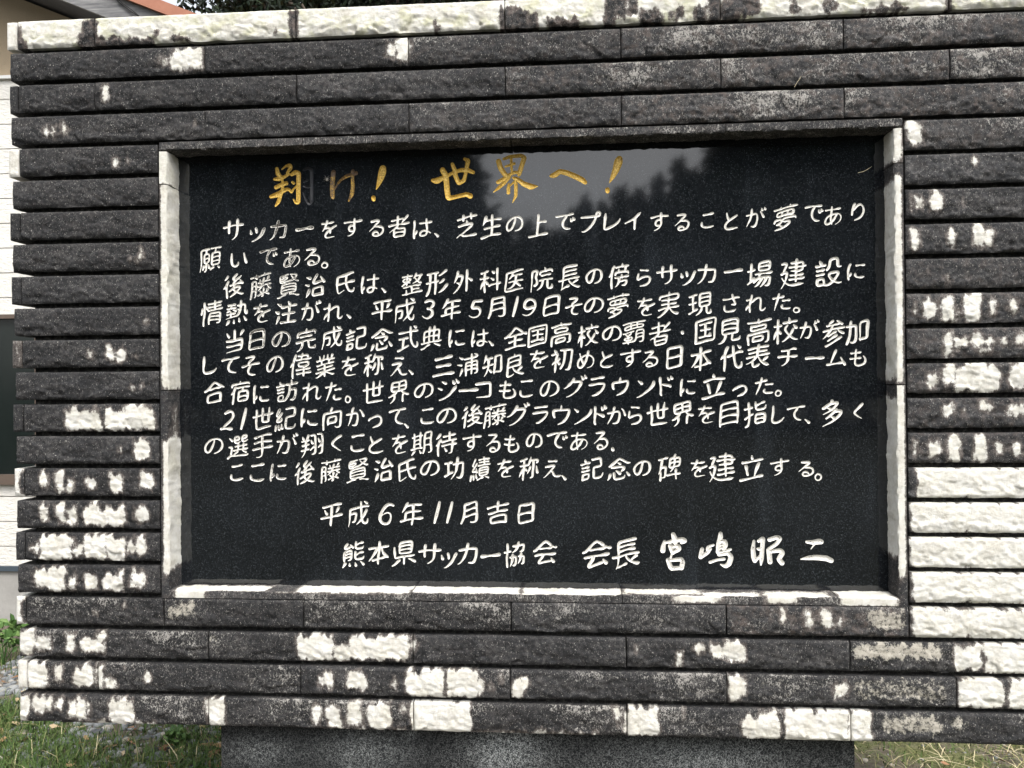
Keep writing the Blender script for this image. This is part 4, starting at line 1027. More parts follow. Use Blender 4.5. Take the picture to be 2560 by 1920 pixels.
for li, (kind, chars) in enumerate(LINES):
    for ci, (zz, ch, zx, zy, em) in enumerate(chars):
        px, py = zz[0] + zx / zz[2], zz[1] + zy / zz[2]
        c3 = at(px, py, D)
        e1 = at(px + 10, py, D)
        scale = (e1[0] - c3[0]) / 10 * (em or EM)
        if em == 0:
            kana = ord(ch) < 0x3100
            scale *= ((1.14 if ch in '建設場' and px > 1800 else 0.90 + .13 * sstep((px - 1200) / 800)) if not kana else .94 if ord(ch) > 0x309f or ord(ch) < 0x3041 else 0.87) * random.uniform(.97, 1.03) * (1.06 if li >= 11 else 1.0)
        seed = random.uniform(0, 100)
        key = (li, ci)
        if key in TRACED:
            (ox, oy, sc_), tr = TRACED[key]
            st = []
            for q in tr:
                q = np.array(q, float)
                c4 = np.array([at(ox + x / sc_, oy + y / sc_, D) for x, y, _ in q])
                st.append(lap(resample(np.stack([c4[:, 0], c4[:, 2], q[:, 2] / sc_ * (e1[0] - c3[0]) / 10], 1), .0025), 2))
            cell = .0016
        else:
            st = []
            for q in brushed(ch, seed):
                st.append(np.stack([c3[0] + q[:, 0] * scale, c3[2] + q[:, 1] * scale, q[:, 2] * scale], 1))
            cell = scale / 54
        al = np.concatenate(st)
        mw = al[:, 2].max() * .6 + 2 * cell
        lo, hi = al[:, :2].min(0) - mw, al[:, :2].max(0) + mw
        gx, gz = np.arange(lo[0], hi[0] + cell, cell), np.arange(lo[1], hi[1] + cell, cell)
        gx = gx + rng.uniform(0, cell * .01); gz = gz + rng.uniform(0, cell * .01)
        GX, GZ = np.meshgrid(gx, gz)
        q2 = np.stack([GX.ravel(), GZ.ravel()], 1)
        sdf = np.full(len(q2), 1.0)
        for q in st:
            a, b = q[:-1], q[1:]
            ab = b[:, :2] - a[:, :2]
            l2 = (ab ** 2).sum(1) + 1e-14
            for i in range(len(a)):
                m_ = slice(None)
                tt = np.clip(((q2 - a[i, :2]) @ ab[i]) / l2[i], 0, 1)
                dd = np.sqrt((((a[i, :2] + tt[:, None] * ab[i]) - q2) ** 2).sum(1)) - .5 * (a[i, 2] + tt * (b[i, 2] - a[i, 2]))
                np.minimum(sdf, dd, out=sdf)
        sdf = sdf.reshape(GX.shape)
        sdf[np.abs(sdf) < cell * .02] = cell * .02
        gi = len(glyphs)
        glyphs.append((li, ch, (lo, hi, sdf, cell, gx[0], gz[0]), px, py, scale))
        # outline by marching squares; the segments become constraint edges
        ids = {}

        def vert(j, i, hor):
            k_ = (j, i, hor)
            if k_ not in ids:
                a_ = sdf[j, i]
                b_ = sdf[j, i + 1] if hor else sdf[j + 1, i]
                t = a_ / (a_ - b_)
                ids[k_] = len(pts_all)
                pts_all.append((gx[i] + t * cell, gz[j]) if hor else (gx[i], gz[j] + t * cell))
            return ids[k_]
        sg = sdf < 0
        nj, ni = sdf.shape
        code = sg[:-1, :-1] * 1 + sg[:-1, 1:] * 2 + sg[1:, 1:] * 4 + sg[1:, :-1] * 8
        for j, i in np.argwhere((code > 0) & (code < 15)):
            c = code[j, i]
            Bt, Rt, Tp, Lf = (j, i, True), (j, i + 1, False), (j + 1, i, True), (j, i, False)
            tab = {1: [(Lf, Bt)], 2: [(Bt, Rt)], 3: [(Lf, Rt)], 4: [(Rt, Tp)], 5: [(Lf, Bt), (Rt, Tp)], 6: [(Bt, Tp)], 7: [(Lf, Tp)], 8: [(Tp, Lf)],
                   9: [(Tp, Bt)], 10: [(Bt, Rt), (Tp, Lf)], 11: [(Tp, Rt)], 12: [(Rt, Lf)], 13: [(Rt, Bt)], 14: [(Bt, Lf)]}[int(c)]
            for p_, q_ in tab:
                edges.append((vert(*p_), vert(*q_)))
        inn = np.argwhere(sdf[::2, ::2] < -.6 * cell)
        for j, i in inn:
            pts_all.append((gx[i * 2] + rng.uniform(-.1, .1) * cell, gz[j * 2] + rng.uniform(-.1, .1) * cell))
vo, eo, fo, _, _, _ = delaunay_2d_cdt([Vector(p) for p in pts_all], edges, [], 0, 1e-7)
vo = np.array([tuple(v) for v in vo])
tri = np.array([f for f in fo if len(f) == 3])
cen = vo[tri].mean(1)
owner = np.full(len(tri), -1)
order = np.argsort(cen[:, 0])
cs = cen[order]
depth = np.zeros(len(vo))


def sample(g, q):
    lo, hi, sdf, cell, x0, z0 = g
    fx, fz = (q[:, 0] - x0) / cell, (q[:, 1] - z0) / cell
    i, j = np.clip(fx.astype(int), 0, sdf.shape[1] - 2), np.clip(fz.astype(int), 0, sdf.shape[0] - 2)
    u_, v_ = fx - i, fz - j
    return (1 - v_) * ((1 - u_) * sdf[j, i] + u_ * sdf[j, i + 1]) + v_ * ((1 - u_) * sdf[j + 1, i] + u_ * sdf[j + 1, i + 1])


for gi, (li, ch, g, px, py, scale) in enumerate(glyphs):
    lo, hi = g[0], g[1]
    i0, i1 = np.searchsorted(cs[:, 0], lo[0]), np.searchsorted(cs[:, 0], hi[0])
    idx = order[i0:i1]
    idx = idx[(cen[idx, 1] > lo[1]) & (cen[idx, 1] < hi[1])]
    if len(idx) == 0: continue
    inn = idx[sample(g, cen[idx]) < 0]
    owner[inn] = gi
    vid = np.unique(tri[inn])
    depth[vid] = np.maximum(depth[vid], np.clip(-sample(g, vo[vid]) * 1.15, 0, 0.0046))
# the rim of every cut lies on the face
rim = np.unique(tri[owner < 0])
depth[rim] = 0.0


def sub(mask, name, mat, parent, attrs=None, d=True):
    t = tri[mask]
    ids, inv = np.unique(t, return_inverse=True)
    inv = inv.reshape(t.shape)
    V = [(vo[i][0], D + (depth[i] if d else 0.0), vo[i][1]) for i in ids]
    o = link_mesh(name, V, [tuple(int(x) for x in f) for f in inv], mat, parent)
    return o, ids


panel, _ = sub(owner < 0, 'inscribed_tablet', PANEL, mon)
for li, (kind, chars) in enumerate(LINES):
    ows = [gi for gi, g in enumerate(glyphs) if g[0] == li]
    runs = [[ows[0]]]
    for a, b in zip(ows[:-1], ows[1:]):
        if glyphs[b][2][0][0] - glyphs[a][2][1][0] > .011: runs.append([])
        runs[-1].append(b)
    for run in runs:
        o, ids = sub(np.isin(owner, run), 'inscription_line', GOLDPAINT if kind == 'gold' else WHITEPAINT, panel)
        cents = np.array([[(glyphs[g][2][0][0] + glyphs[g][2][1][0]) / 2, glyphs[g][3], glyphs[g][4]] for g in run])
        wv = []
        for i in ids:
            j = np.argmin(abs(cents[:, 0] - vo[i][0]))
            v_ = wear_at(cents[j, 1], cents[j, 2], li)
            if li == 0 and run[j] < 2:
                if run[j] == 0: v_ = 0.14 if vo[i][0] < at(755, 462, D)[0] else 1.0
                if run[j] == 1: v_ = 0.80 if vo[i][1] > at(860, 440, D)[2] else .66
            wv.append(v_ + (0.30 * min(1, depth[i] / .003) * min(1, v_ * 2.2) if li and v_ < .9 else 0) + 0.10 * nz(vo[i][0] * 20, vo[i][1] * 20, 1) * (v_ < .9))
        a = o.data.attributes.new('wear', 'FLOAT', 'POINT')
        a.data.foreach_set('value', np.array(wv, dtype=np.float32))
        if li == 0: o['label'] = 'gold painted heading lettering, partly worn'

# ------------------------------------------------------------------ small things on the monument
STRAW = mat_noise('dry_straw', [(0.3, (0.35, 0.29, 0.18)), (0.7, (0.62, 0.55, 0.40))], 90, 3, 0.8, 0.1, 0.001)


def stalk(pts, Y, r, label):
    m = MB()
    m.tube([at(x, y, Y) for x, y in pts], [r] * (len(pts) - 1) + [r * .4], 6)
    tag(m.build('dry_stalk', STRAW), label, 'dry stalk', 'dry grass stalks stuck to the monument')


stalk([(2145, 432), (2158, 429), (2168, 424), (2180, 416)], D - .0008, .0008, 'short pale straw stuck to the right of the tablet heading')
stalk([(1986, 218), (1992, 207), (2000, 196), (2003, 190)], -0.012, .0007, 'thin dry stalk caught on the black stones above the tablet')
BLK = mat_noise('spider_body', [(0.4, (0.03, 0.028, 0.025)), (0.65, (0.45, 0.42, 0.36))], 500, 2, 0.6, 0.1, 0.0005)
sp = at(818, 449, D)
m = MB()


def ball(m, c, r, sx=1, sy=1, sz=1, n=10):
    vs, fs = [], []
    for i in range(n + 1):
        th = math.pi * i / n
        for j in range(n):
            ph = 2 * math.pi * j / n
            vs.append((c[0] + r * sx * math.sin(th) * math.cos(ph), c[1] + r * sy * math.sin(th) * math.sin(ph), c[2] + r * sz * math.cos(th)))
    for i in range(n):
        for j in range(n):
            fs.append((i * n + j, i * n + (j + 1) % n, (i + 1) * n + (j + 1) % n, (i + 1) * n + j))
    m.add(vs, fs)


ball(m, (sp[0], D - .0030, sp[2] - .002), .0036, 1, .8, 1.25)
ball(m, (sp[0] + .0005, D - .0026, sp[2] + .0035), .0025, 1, .8, 1)
for i in range(8):
    s_ = -1 if i < 4 else 1
    an = math.radians((-50, -15, 20, 58)[i % 4])
    c0 = Vector((sp[0] + s_ * .0015, D - .0026, sp[2] + .0030 - .0009 * (3 - i % 4)))
    dr = Vector((s_ * math.cos(an), 0, math.sin(an)))
    m.tube([c0, c0 + dr * .005 + Vector((0, -.0025, 0)), c0 + dr * .0105 + Vector((0, .0020, 0))], [.0007, .0005, .0003], 5)
tag(m.build('spider', BLK, None, True), 'tiny pale speckled spider beside the gold heading on the tablet', 'spider')

# ------------------------------------------------------------------ house behind on the left
YH = 2.42
house = empty('house', (-5.5, YH + 3, 0))
tag(house, 'house with pale embossed siding, brown framed window and rusty red roof edge behind the monument', 'house')
k = NT('pale_siding')
hb = k.noise(1.0, 5, 0.6, (26, 26, 60), 0.8)
SIDING = k.done(k.ramp(k.noise(3, 4), [(0.3, (0.60, 0.585, 0.54)), (0.7, (0.72, 0.705, 0.66))]), 0.75, k.bump(hb, 0.7, 0.012), 0.3)
STUCCO = mat_noise('beige_stucco', [(0.35, (0.33, 0.26, 0.175)), (0.65, (0.42, 0.34, 0.235))], 300, 3, 0.95, 0.7, 0.004, bscale=260)
BROWN = mat_noise('brown_metal', [(0.3, (0.085, 0.062, 0.048)), (0.7, (0.115, 0.088, 0.07))], 5, 3, 0.5, 0.03, 0.001)
GLASSD = NT('dark_window_glass')
GLASS = GLASSD.done(GLASSD.ramp(GLASSD.noise(2.5, 3), [(0.3, (0.008, 0.012, 0.011)), (0.7, (0.014, 0.018, 0.017))]), 0.08, None, 0.3)
CONC = mat_noise('concrete', [(0.3, (0.26, 0.255, 0.24)), (0.7, (0.36, 0.35, 0.33))], 6, 6, 0.9, 0.3, 0.004)
BLUE = mat_noise('dark_blue_flashing', [(0.3, (0.045, 0.06, 0.075)), (0.7, (0.06, 0.08, 0.10))], 6, 3, 0.45, 0.03, 0.001)
RUST = mat_noise('rusty_red_metal', [(0.3, (0.30, 0.125, 0.075)), (0.7, (0.38, 0.17, 0.11))], 9, 4, 0.55, 0.05, 0.002)
k = NT('grey_weathered_board')
GREYWOOD = k.done(k.ramp(k.noise(1.0, 5, 0.65, (5, 60, 60), 0.4), [(0.3, (0.10, 0.10, 0.105)), (0.5, (0.19, 0.19, 0.19)), (0.7, (0.29, 0.285, 0.275))]), 0.9, k.bump(k.noise(1.0, 4, 0.6, (5, 90, 90)), .4, .004))
DARKWOOD = mat_noise('dark_soffit', [(0.3, (0.055, 0.055, 0.06)), (0.7, (0.09, 0.09, 0.095))], 14, 4, 0.9, 0.2, 0.004)
ROOFM = mat_noise('roof_metal', [(0.3, (0.22, 0.10, 0.07)), (0.7, (0.28, 0.14, 0.10))], 4, 4, 0.6, 0.1, 0.003)

zg = lambda y: at(20, y, YH)[2]
z_fl = zg(199)                                     # flashing between siding and stucco
HX0, HX1 = -9.5, at(470, 300, YH)[0]               # house side walls
z_base = zg(1422)
wx1 = at(112, 1000, YH)[0]
wx0 = wx1 - 1.75
wz0, wz1 = zg(1210), zg(787)
# siding courses as separate strips with grooves between; openings left for the window
m = MB()
pitch = (zg(310) - zg(682)) / 6
zz = zg(310)
while zz > z_base + .02: zz -= pitch
while zz < z_fl:
    a, b = max(zz + .003, z_base + .02), min(zz + pitch - .003, z_fl)
    if b > a:
        for (x0, x1) in ((HX0, wx0), (wx1, HX1)):
            m.box(x0, x1, YH, YH + .02, a, b)
        for (c, d) in ((a, min(b, wz0)), (max(a, wz1), b)):
            if d > c + .001: m.box(wx0, wx1, YH, YH + .02, c, d)
    zz += pitch
m.build('siding', SIDING, house)
# roof slope from the verge board in the photograph
YB = YH - 0.34
b0, b1 = at(155, 0, YB), at(270, 45, YB)
slope = (b1[2] - b0[2]) / (b1[0] - b0[0])
zroof = lambda x: b0[2] + slope * (x - b0[0])       # lower edge of verge board at x
tb = (at(312, 0, YB)[2] - zroof(at(312, 0, YB)[0]))  # board height
XE = at(560, 200, YB)[0]                            # eave end of the roof
XR = HX0 + (HX1 - HX0) / 2
zr = zroof(XR)
# stucco gable and back walls
m = MB()
poly = [(HX0, z_fl + .02), (HX1, z_fl + .02), (HX1, zroof(HX1) - .015), (XR, zr - .015), (HX0, zr - (zroof(HX1) - zr) * -1 - .015)]
m.prism(poly, YH - .004, YH + .1)
m.build('upper_wall', STUCCO, house)
m = MB()
m.box(HX0 + .01, HX1 - .01, YH + .021, YH + 6, 0.0, z_fl)
m.box(HX0 + .01, HX1 - .01, YH + .101, YH + 6, z_fl + .001, zroof(HX1) - .05)
m.build('wall', STUCCO, house)
m = MB()
m.box(HX0, HX1, YH - .022, YH + .02, z_fl, z_fl + .02)
m.build('flashing', mat_noise('white_flashing', [(0.3, (0.6, 0.6, 0.58)), (0.7, (0.7, 0.7, 0.68))], 5, 3, 0.5, .02, .001), house)
m = MB()
m.box(HX0, HX1, YH - .016, YH + .02, z_base - .012, z_base + .018)
m.build('base_flashing', BLUE, house)
m = MB()
m.box(HX0, HX1, YH + .004, YH + .021, 0, z_base - .012)
m.build('foundation', CONC, house)
# window
m = MB()
fr = .048
m.box(wx0, wx1, YH - .03, YH + .018, wz1 - fr * .55, wz1)
m.box(wx0, wx1, YH - .035, YH + .018, wz0, wz0 + fr * 1.3)
m.box(wx0, wx0 + fr, YH - .028, YH + .018, wz0 + fr * 1.3, wz1 - fr * .55)
m.box(wx1 - fr, wx1, YH - .028, YH + .018, wz0 + fr * 1.3, wz1 - fr * .55)
m.box((wx0 + wx1) / 2 - .02, (wx0 + wx1) / 2 + .02, YH - .012, YH + .017, wz0 + fr * 1.3, wz1 - fr * .55)
win = m.build('window', BROWN, house)
m = MB()
m.box(wx0 + fr, wx1 - fr, YH + .004, YH + .016, wz0 + fr * 1.3, wz1 - fr * .55)
m.build('pane', GLASS, win)
# roof, soffit, verge board and metal edge
th = math.atan(-slope)
XL = XR - (XE - XR)


def slab(m, dz0, dz1, y0, y1):
    p = [(XE, zroof(XE) + dz0), (XE, zroof(XE) + dz1), (XR, zr + dz1), (XL, zroof(XE) + dz1), (XL, zroof(XE) + dz0), (XR, zr + dz0)]
    m.prism(p, y0, y1)


m = MB(); slab(m, 0.002, 0.03, YB + .03, YH + 6.2); m.build('soffit', DARKWOOD, house)
m = MB(); slab(m, 0.0, tb, YB, YB + .028); m.build('verge_board', GREYWOOD, house)
m = MB(); slab(m, tb + .001, tb + .075, YB - .03, YB + .03); m.build('verge_trim', RUST, house)
m = MB(); slab(m, tb + .002, tb + .06, YB + .031, YH + 6.3); m.build('roof', ROOFM, house)
m = MB()
m.tube([at(x, y, YB - .012) for x, y in ((286, -8), (296, 4), (312, 16), (330, 30), (352, 44), (372, 58))], .004, 6)
m.tube([at(x, y, YB - .014) for x, y in ((290, -8), (306, 8), (326, 22), (346, 38), (364, 54))], .003, 6)
tag(m.build('cable', mat_noise('black_cable', [(0.3, (0.01, 0.01, 0.01)), (0.7, (0.02, 0.02, 0.02))], 30, 2, 0.6, 0.05, 0.001), None, True), 'thin black cable hanging down the grey roof edge board', 'cable')

# ------------------------------------------------------------------ trees
LEAFG = mat_rnd('dark_green_leaf', [(0.1, (0.006, 0.012, 0.007)), (0.5, (0.012, 0.024, 0.011)), (0.9, (0.026, 0.045, 0.019))], 0.6, 0.25)
LEAFC = mat_rnd('conifer_needles', [(0.1, (0.012, 0.022, 0.013)), (0.6, (0.024, 0.042, 0.022)), (0.95, (0.04, 0.06, 0.03))], 0.8, 0.2)
BARK = mat_noise('bark', [(0.3, (0.05, 0.04, 0.032)), (0.7, (0.12, 0.10, 0.08))], 14, 5, 0.95, 0.6, 0.01, (1, 1, .25))


def leaves(name, centres, size, mat, parent, aspect=.45, droop=.3, blades=1):
    """leaf faces: pointed ovals of six corners, folded a little along the middle"""
    n = len(centres)
    c = np.repeat(np.asarray(centres), blades, 0)
    n = len(c)
    d = rng.normal(size=(n, 3)); d[:, 2] -= droop
    d /= np.linalg.norm(d, axis=1, keepdims=True)
    e = np.cross(d, rng.normal(size=(n, 3)))
    e /= np.linalg.norm(e, axis=1, keepdims=True)
    nn = np.cross(d, e)
    L = size * rng.uniform(.65, 1.25, (n, 1))
    W = L * aspect
    P0 = c
    prof = [(0, 0, 0), (.3, .5, .06), (.7, .42, .06), (1, 0, -.05), (.7, -.42, .06), (.3, -.5, .06)]
    V = np.stack([P0 + d * (L * a) + e * (W * b) + nn * (L * h) for a, b, h in prof], 1).reshape(-1, 3)
    f = [(6 * i, 6 * i + 1, 6 * i + 2, 6 * i + 3) for i in range(n)] + [(6 * i, 6 * i + 3, 6 * i + 4, 6 * i + 5) for i in range(n)]
    r = np.repeat(rng.uniform(0, 1, n), 6)
    return link_mesh(name, V, f, mat, parent, attrs={'rnd': r})


# broad-leaved tree behind the coping
TB = 5.2
tl, tr_ = at(470, 30, TB)[0], at(1750, 30, TB)[0]
tcx, tcz = (tl + tr_) / 2, at(900, 20, TB)[2]
tree = empty('broadleaf_tree', (tcx, TB + .6, 0))
tag(tree, 'dark glossy broad leaved tree rising behind the white coping of the monument', 'tree')
m = MB()
m.tube([(tcx, TB + .6, -.1), (tcx + .05, TB + .6, 1.2), (tcx - .05, TB + .55, 2.4), (tcx, TB + .5, 3.6), (tcx + .1, TB + .6, 5.0)], [.17, .14, .12, .09, .03], 12)
cl = []
rad = (tr_ - tl) / 2
for i in range(58):
    t = rng.uniform(0, 2 * math.pi)
    rr = math.sqrt(rng.uniform(0.02, 1)) * rad * .93
    zc_ = tcz + rng.uniform(-.75, 1.35) - .25 * (rr / rad) ** 2
    cl.append((tcx + rr * math.cos(t), TB + .6 + .55 * rr * math.sin(t), zc_))
for (x, y, z) in cl[:26]:
    m.tube([(tcx, TB + .6, 1.9 + .5 * rng.uniform()), (tcx + .5 * (x - tcx), TB + .6 + .5 * (y - TB - .6), (2.4 + z) / 2 + .15), (x, y, z)], [.06, .035, .01], 7)
m.build('trunk', BARK, tree, True)
pts = []
for (x, y, z) in cl:
    n = 620
    g = rng.normal(size=(n, 3)); g /= np.linalg.norm(g, axis=1, keepdims=True)
    g *= rng.uniform(.25, 1, (n, 1)) ** .5 * np.array([.52, .45, .36])
    pts.append(g + (x, y, z))
# sprays at the left tip, seen against the sky
for (px, py) in ((452, 4), (470, 22), (488, 10), (505, 28), (520, 8), (500, -14), (530, 30), (545, 14), (460, -10)):
    x, y, z = at(px, py, TB + .2)
    g = rng.normal(size=(16, 3)) * .035
    pts.append(g + (x, y, z))
for (px, py, n_, s_) in ((580, 10, 260, .13), (640, 14, 300, .15), (700, 0, 300, .16), (620, -40, 260, .16)):
    x, y, z = at(px, py, TB + .3)
    pts.append(rng.normal(size=(n_, 3)) * s_ + (x, y, z))
for px in range(580, 1320, 45):
    for py in (-25, 5, 32):
        x, y, z = at(px + random.uniform(-15, 15), py, TB + .45 + random.uniform(-.1, .3))
        pts.append(rng.normal(size=(110, 3)) * (.11, .10, .07) + (x, y, z))
leaves('crown', np.concatenate(pts), .078, LEAFG, tree, .42)

# conifers behind the viewer: the dark mass and jagged skyline mirrored in the tablet
YC = -30.0


def conifer(x, y, h, w_, i):
    t = empty('conifer', (x, y, 0))
    tag(t, "tall dark conifer far behind the viewer, mirrored in the black tablet's jagged skyline", 'tree', 'conifers mirrored in the tablet')
    m = MB()
    m.tube([(x, y, -.1), (x, y, h * .5), (x, y, h * .97)], [.22, .13, .02], 8)
    m.build('trunk', BARK, t, True)
    slim = w_ < 2
    n = 5200 if slim else 3000
    tt = rng.uniform(0, 1, n) ** 1.0
    hz = h * (.10 + .90 * (1 - tt ** .7))
    lay = .72 + .28 * np.sin(hz * 6.5 + i)
    rad = w_ * (0.02 + (1 - hz / h)) ** .9 * lay * min(1.6, h / 7) * np.sqrt(rng.uniform(.15, 1, n))
    an = rng.uniform(0, 2 * math.pi, n)
    P_ = np.stack([x + rad * np.cos(an), y + rad * np.sin(an), hz], 1)
    leaves('crown', P_, .42 if slim else .75, LEAFC, t, .4, .5)


sky_line = [(300, 300), (345, 285), (390, 300), (440, 280), (490, 295), (540, 275), (590, 300), (640, 285), (690, 300), (740, 280), (790, 300), (840, 290), (890, 300), (940, 285), (980, 290), (1006, 330),
            (1050, 470), (1090, 478), (1135, 486), (1170, 494), (1205, 500), (1240, 452), (1265, 425), (1302, 446), (1340, 408), (1380, 412), (1422, 385), (1466, 352), (1498, 372), (1555, 300), (1590, 270), (1640, 255), (1690, 240), (1745, 230), (1800, 215), (1860, 200), (1920, 190), (1980, 180), (2040, 170)]
for i, (px, py) in enumerate(sky_line):
    jit = random.uniform(-1.2, 1.2)
    p = mirrored(px * S, py * S, D, YC + jit)
    conifer(p[0], YC + jit, p[2], 1.25 if py > 330 else 2.4, i)

# ------------------------------------------------------------------ plants and litter on the ground
GRASSM = mat_rnd('grass_blade', [(0.0, (0.045, 0.085, 0.022)), (0.35, (0.085, 0.13, 0.036)), (0.62, (0.17, 0.175, 0.065)), (0.82, (0.36, 0.31, 0.17)), (1.0, (0.55, 0.48, 0.31))], 0.75, 0.2)


def grass(x0, x1, y0, y1, n, hmin, hmax, dry, lean=.5, thresh=-1.0, scale=2.2):
    V, Fs, R = [], [], []
    c = 0
    while c < n:
        x, y = rng.uniform(x0, x1), rng.uniform(y0, y1)
        d_ = noise.noise(Vector((x * scale, y * scale, 4.0)))
        if d_ + rng.uniform(-.25, .25) < thresh:
            c += 1
            continue
        if PX0 - .02 < x < PX1 + .02 and 0.03 < y < .38:
            c += 1
            continue
        h = rng.uniform(hmin, hmax) * (1 + .5 * d_)
        a = rng.uniform(0, 2 * math.pi)
        ln = rng.uniform(.1, 1) * lean
        dx, dy = math.cos(a), math.sin(a)
        wx, wy = -dy, dx
        wd = rng.uniform(.0011, .0024)
        rv = min(1, max(0, rng.normal(dry, .22)))
        b = len(V)
        for t, ww in ((0, 1), (.45, .9), (.8, .6), (1, .0)):
            ox = dx * h * ln * t * t * 1.6
            oy = dy * h * ln * t * t * 1.6
            z = h * (t - .35 * ln * t * t)
            if ww:
                V.append((x + ox - wx * wd * ww, y + oy - wy * wd * ww, z)); V.append((x + ox + wx * wd * ww, y + oy + wy * wd * ww, z))
            else:
                V.append((x + ox, y + oy, z))
        Fs += [(b, b + 1, b + 3, b + 2), (b + 2, b + 3, b + 5, b + 4), (b + 4, b + 5, b + 6)]
        R += [rv] * 7
        c += 1
    return V, Fs, R


def join(*parts):
    V, Fs, R = [], [], []
    for v, f, r in parts:
        n = len(V)
        V += v; Fs += [tuple(i + n for i in q) for q in f]; R += r
    return V, Fs, R


V, Fs, R = join(grass(-4.5, -3.0, -.3, 2.0, 6000, .02, .06, .25, .9, -.1, 1.8),
                grass(-3.0, -1.22, .25, 1.25, 20000, .02, .065, .16, .9, -.18, 1.8),
                grass(-3.0, -0.75, .1, 2.2, 5000, .03, .08, .2, .9, .12, 3.0),
                grass(-3.0, -0.8, .2, 1.3, 260, .06, .11, .72, 1.4),
                grass(0.8, 4.6, .1, 5.5, 60000, .010, .032, .42, 1.3, -.3),
                grass(0.9, 3.6, .1, 2.6, 3000, .03, .08, .90, 2.0, -.2),
                grass(-1.0, 1.0, .4, 3.0, 4000, .02, .06, .4, .8, 0.0))
tag(link_mesh('grass', V, Fs, GRASSM, None, attrs={'rnd': R}), 'green and dry grass growing on the bare ground behind the monument', 'grass', kind='stuff')

PEB = mat_rnd('gravel_stone', [(0.0, (0.10, 0.105, 0.11)), (0.5, (0.20, 0.21, 0.215)), (0.85, (0.30, 0.30, 0.29)), (1.0, (0.36, 0.31, 0.24))], 0.9, 0.2)
ico = bmesh.new()
bmesh.ops.create_icosphere(ico, subdivisions=1, radius=1)
iv = np.array([v.co[:] for v in ico.verts]); ifc = [tuple(v.index for v in f.verts) for f in ico.faces]
ico.free()


def pebbles(x0, x1, y0, y1, n, rmin, rmax):
    V, Fs, R = [], [], []
    for _ in range(n):
        r = rmin + (rmax - rmin) * rng.uniform() ** 2.2
        s_ = rng.uniform(.6, 1.3, 3) * r
        s_[2] *= .6
        a = rng.uniform(0, 6.28)
        q = iv * rng.uniform(.8, 1.15, (len(iv), 1)) * s_
        q = np.stack([q[:, 0] * math.cos(a) - q[:, 1] * math.sin(a), q[:, 0] * math.sin(a) + q[:, 1] * math.cos(a), q[:, 2]], 1)
        q += (rng.uniform(x0, x1), rng.uniform(y0, y1), r * .18)
        n0 = len(V)
        V += [tuple(p) for p in q]; Fs += [tuple(i + n0 for i in f) for f in ifc]; R += [rng.uniform()] * len(iv)
    return V, Fs, R


V, Fs, R = join(pebbles(-3.0, -0.7, .1, 2.35, 5200, .006, .03), pebbles(-1.0, 3.4, .4, 3.5, 1200, .004, .016))
tag(link_mesh('gravel', V, Fs, PEB, None, True, attrs={'rnd': R}), 'grey gravel stones scattered on the ground behind the monument', 'gravel', kind='stuff')

LITTER = mat_rnd('dead_leaf', [(0.0, (0.12, 0.07, 0.04)), (0.4, (0.26, 0.14, 0.075)), (0.75, (0.36, 0.24, 0.13)), (1.0, (0.45, 0.36, 0.24))], 0.85, 0.2)
lp = np.stack([rng.uniform(-3.0, -.7, 520), rng.uniform(.1, 2.35, 520), rng.uniform(.008, .035, 520)], 1)
lp2 = np.stack([rng.uniform(.9, 3.2, 60), rng.uniform(.2, 3.5, 60), rng.uniform(.02, .04, 60)], 1)
lp3 = np.stack([rng.uniform(-1.5, -.75, 170), rng.uniform(.35, 1.3, 170), rng.uniform(.02, .05, 170)], 1)
lo_ = leaves('fallen_leaves', np.concatenate([lp, lp2, lp3]), .055, LITTER, None, .45, 0)
for v in lo_.data.vertices:
    v.co.z = 0.012 + v.co.z * .35 + .012 * nz(v.co.x * 30, v.co.y * 30, 2)
tag(lo_, 'brown and orange fallen leaves lying among gravel and grass', 'fallen leaves', kind='stuff')

WEED = mat_rnd('weed_leaf', [(0.1, (0.045, 0.10, 0.025)), (0.6, (0.085, 0.16, 0.04)), (0.95, (0.13, 0.21, 0.06))], 0.6, 0.3)


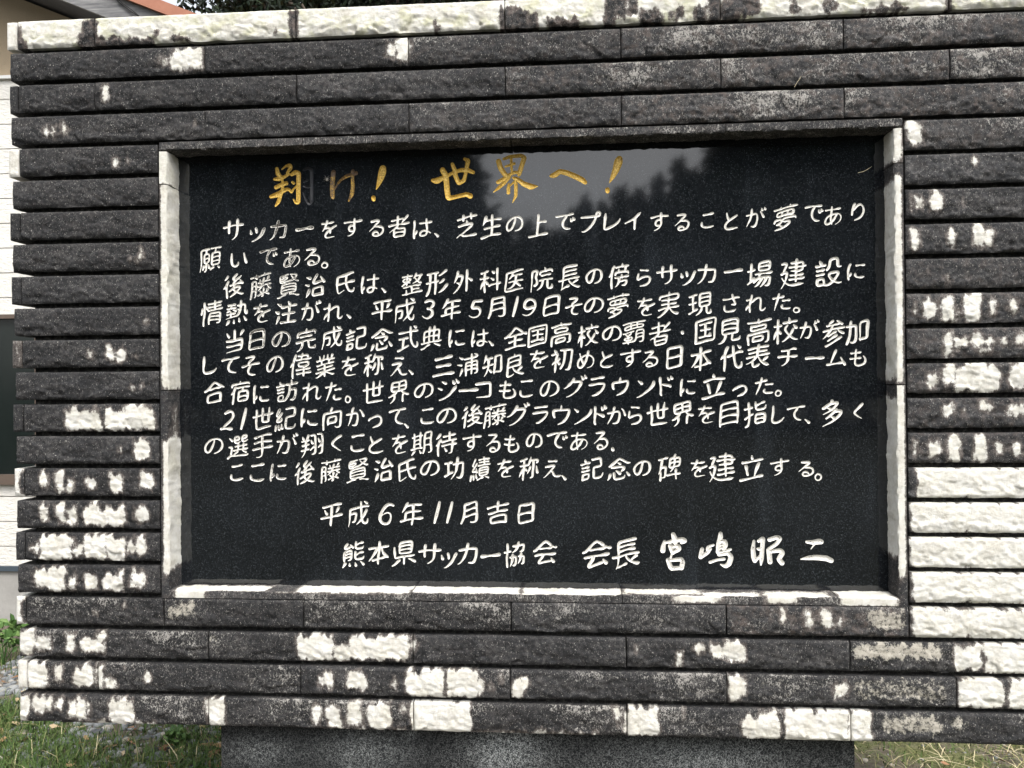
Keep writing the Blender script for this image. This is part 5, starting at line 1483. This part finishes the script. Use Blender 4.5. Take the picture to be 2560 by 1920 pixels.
def weed(px, py, Y, h, n, label, size=.06):
    p = at(px, py, Y)
    t = empty('weed', (p[0], Y, 0))
    tag(t, label, 'plant', 'low weeds behind the monument')
    m = MB()
    pts = []
    for i in range(n):
        a = 6.28 * i / n + rng.uniform(-.3, .3)
        r = h * rng.uniform(.25, .8)
        zt = h * rng.uniform(.5, 1.05)
        q = (p[0] + r * math.cos(a), Y + r * math.sin(a), zt)
        m.tube([(p[0], Y, -.005), (p[0] + .4 * r * math.cos(a), Y + .4 * r * math.sin(a), zt * .7), q], [.003, .0025, .0015], 5)
        for j in range(5):
            s_ = .45 + .55 * j / 4
            pts.append((p[0] + r * s_ * math.cos(a), Y + r * s_ * math.sin(a), zt * (.7 + .3 * s_)))
    m.build('stem', WEED, t).data.attributes.new('rnd', 'FLOAT', 'POINT')
    leaves('foliage', pts, size, WEED, t, .55, .1, 2)


weed(8, 1640, 1.75, .17, 8, 'leafy green weed growing against the house foundation at the left edge', .05)
weed(60, 1600, 2.1, .16, 7, 'small green weed close to the left end of the monument, against the house', .06)
weed(440, 1838, .85, .07, 7, 'low broad leaved weed in the grass below the left end of the wall', .032)
weed(505, 1905, .55, .07, 6, 'low green weed in the gravel close to the granite pedestal', .034)

# distant wooded rise that closes the view on either side of the house
HILLM = mat_noise('wooded_hill', [(0.3, (0.016, 0.028, 0.014)), (0.7, (0.045, 0.065, 0.03))], 0.35, 6, 0.95, 1.0, 0.5, bscale=1.2)
V, Fs = [], []
nA, nB = 160, 6
for i in range(nA + 1):
    a = math.pi * (-.05 + 1.10 * i / nA)
    for j in range(nB + 1):
        r = 60 + j * 8
        z = (0, 4, 8, 11, 13, 14, 0)[j] * (.75 + .5 * noise.fractal(Vector((a * 4, 0, 0)), .8, 2, 4)) + (1.2 * nz(a * 50, j, 0) if 0 < j < 6 else 0)
        V.append((r * math.cos(a), r * math.sin(a), max(z, -.5) - (.5 if j in (0, 6) else 0)))
for i in range(nA):
    for j in range(nB):
        a = i * (nB + 1) + j
        Fs.append((a, a + 1, a + nB + 2, a + nB + 1))
tag(link_mesh('hill', V, Fs, HILLM, None, True), kind='structure')
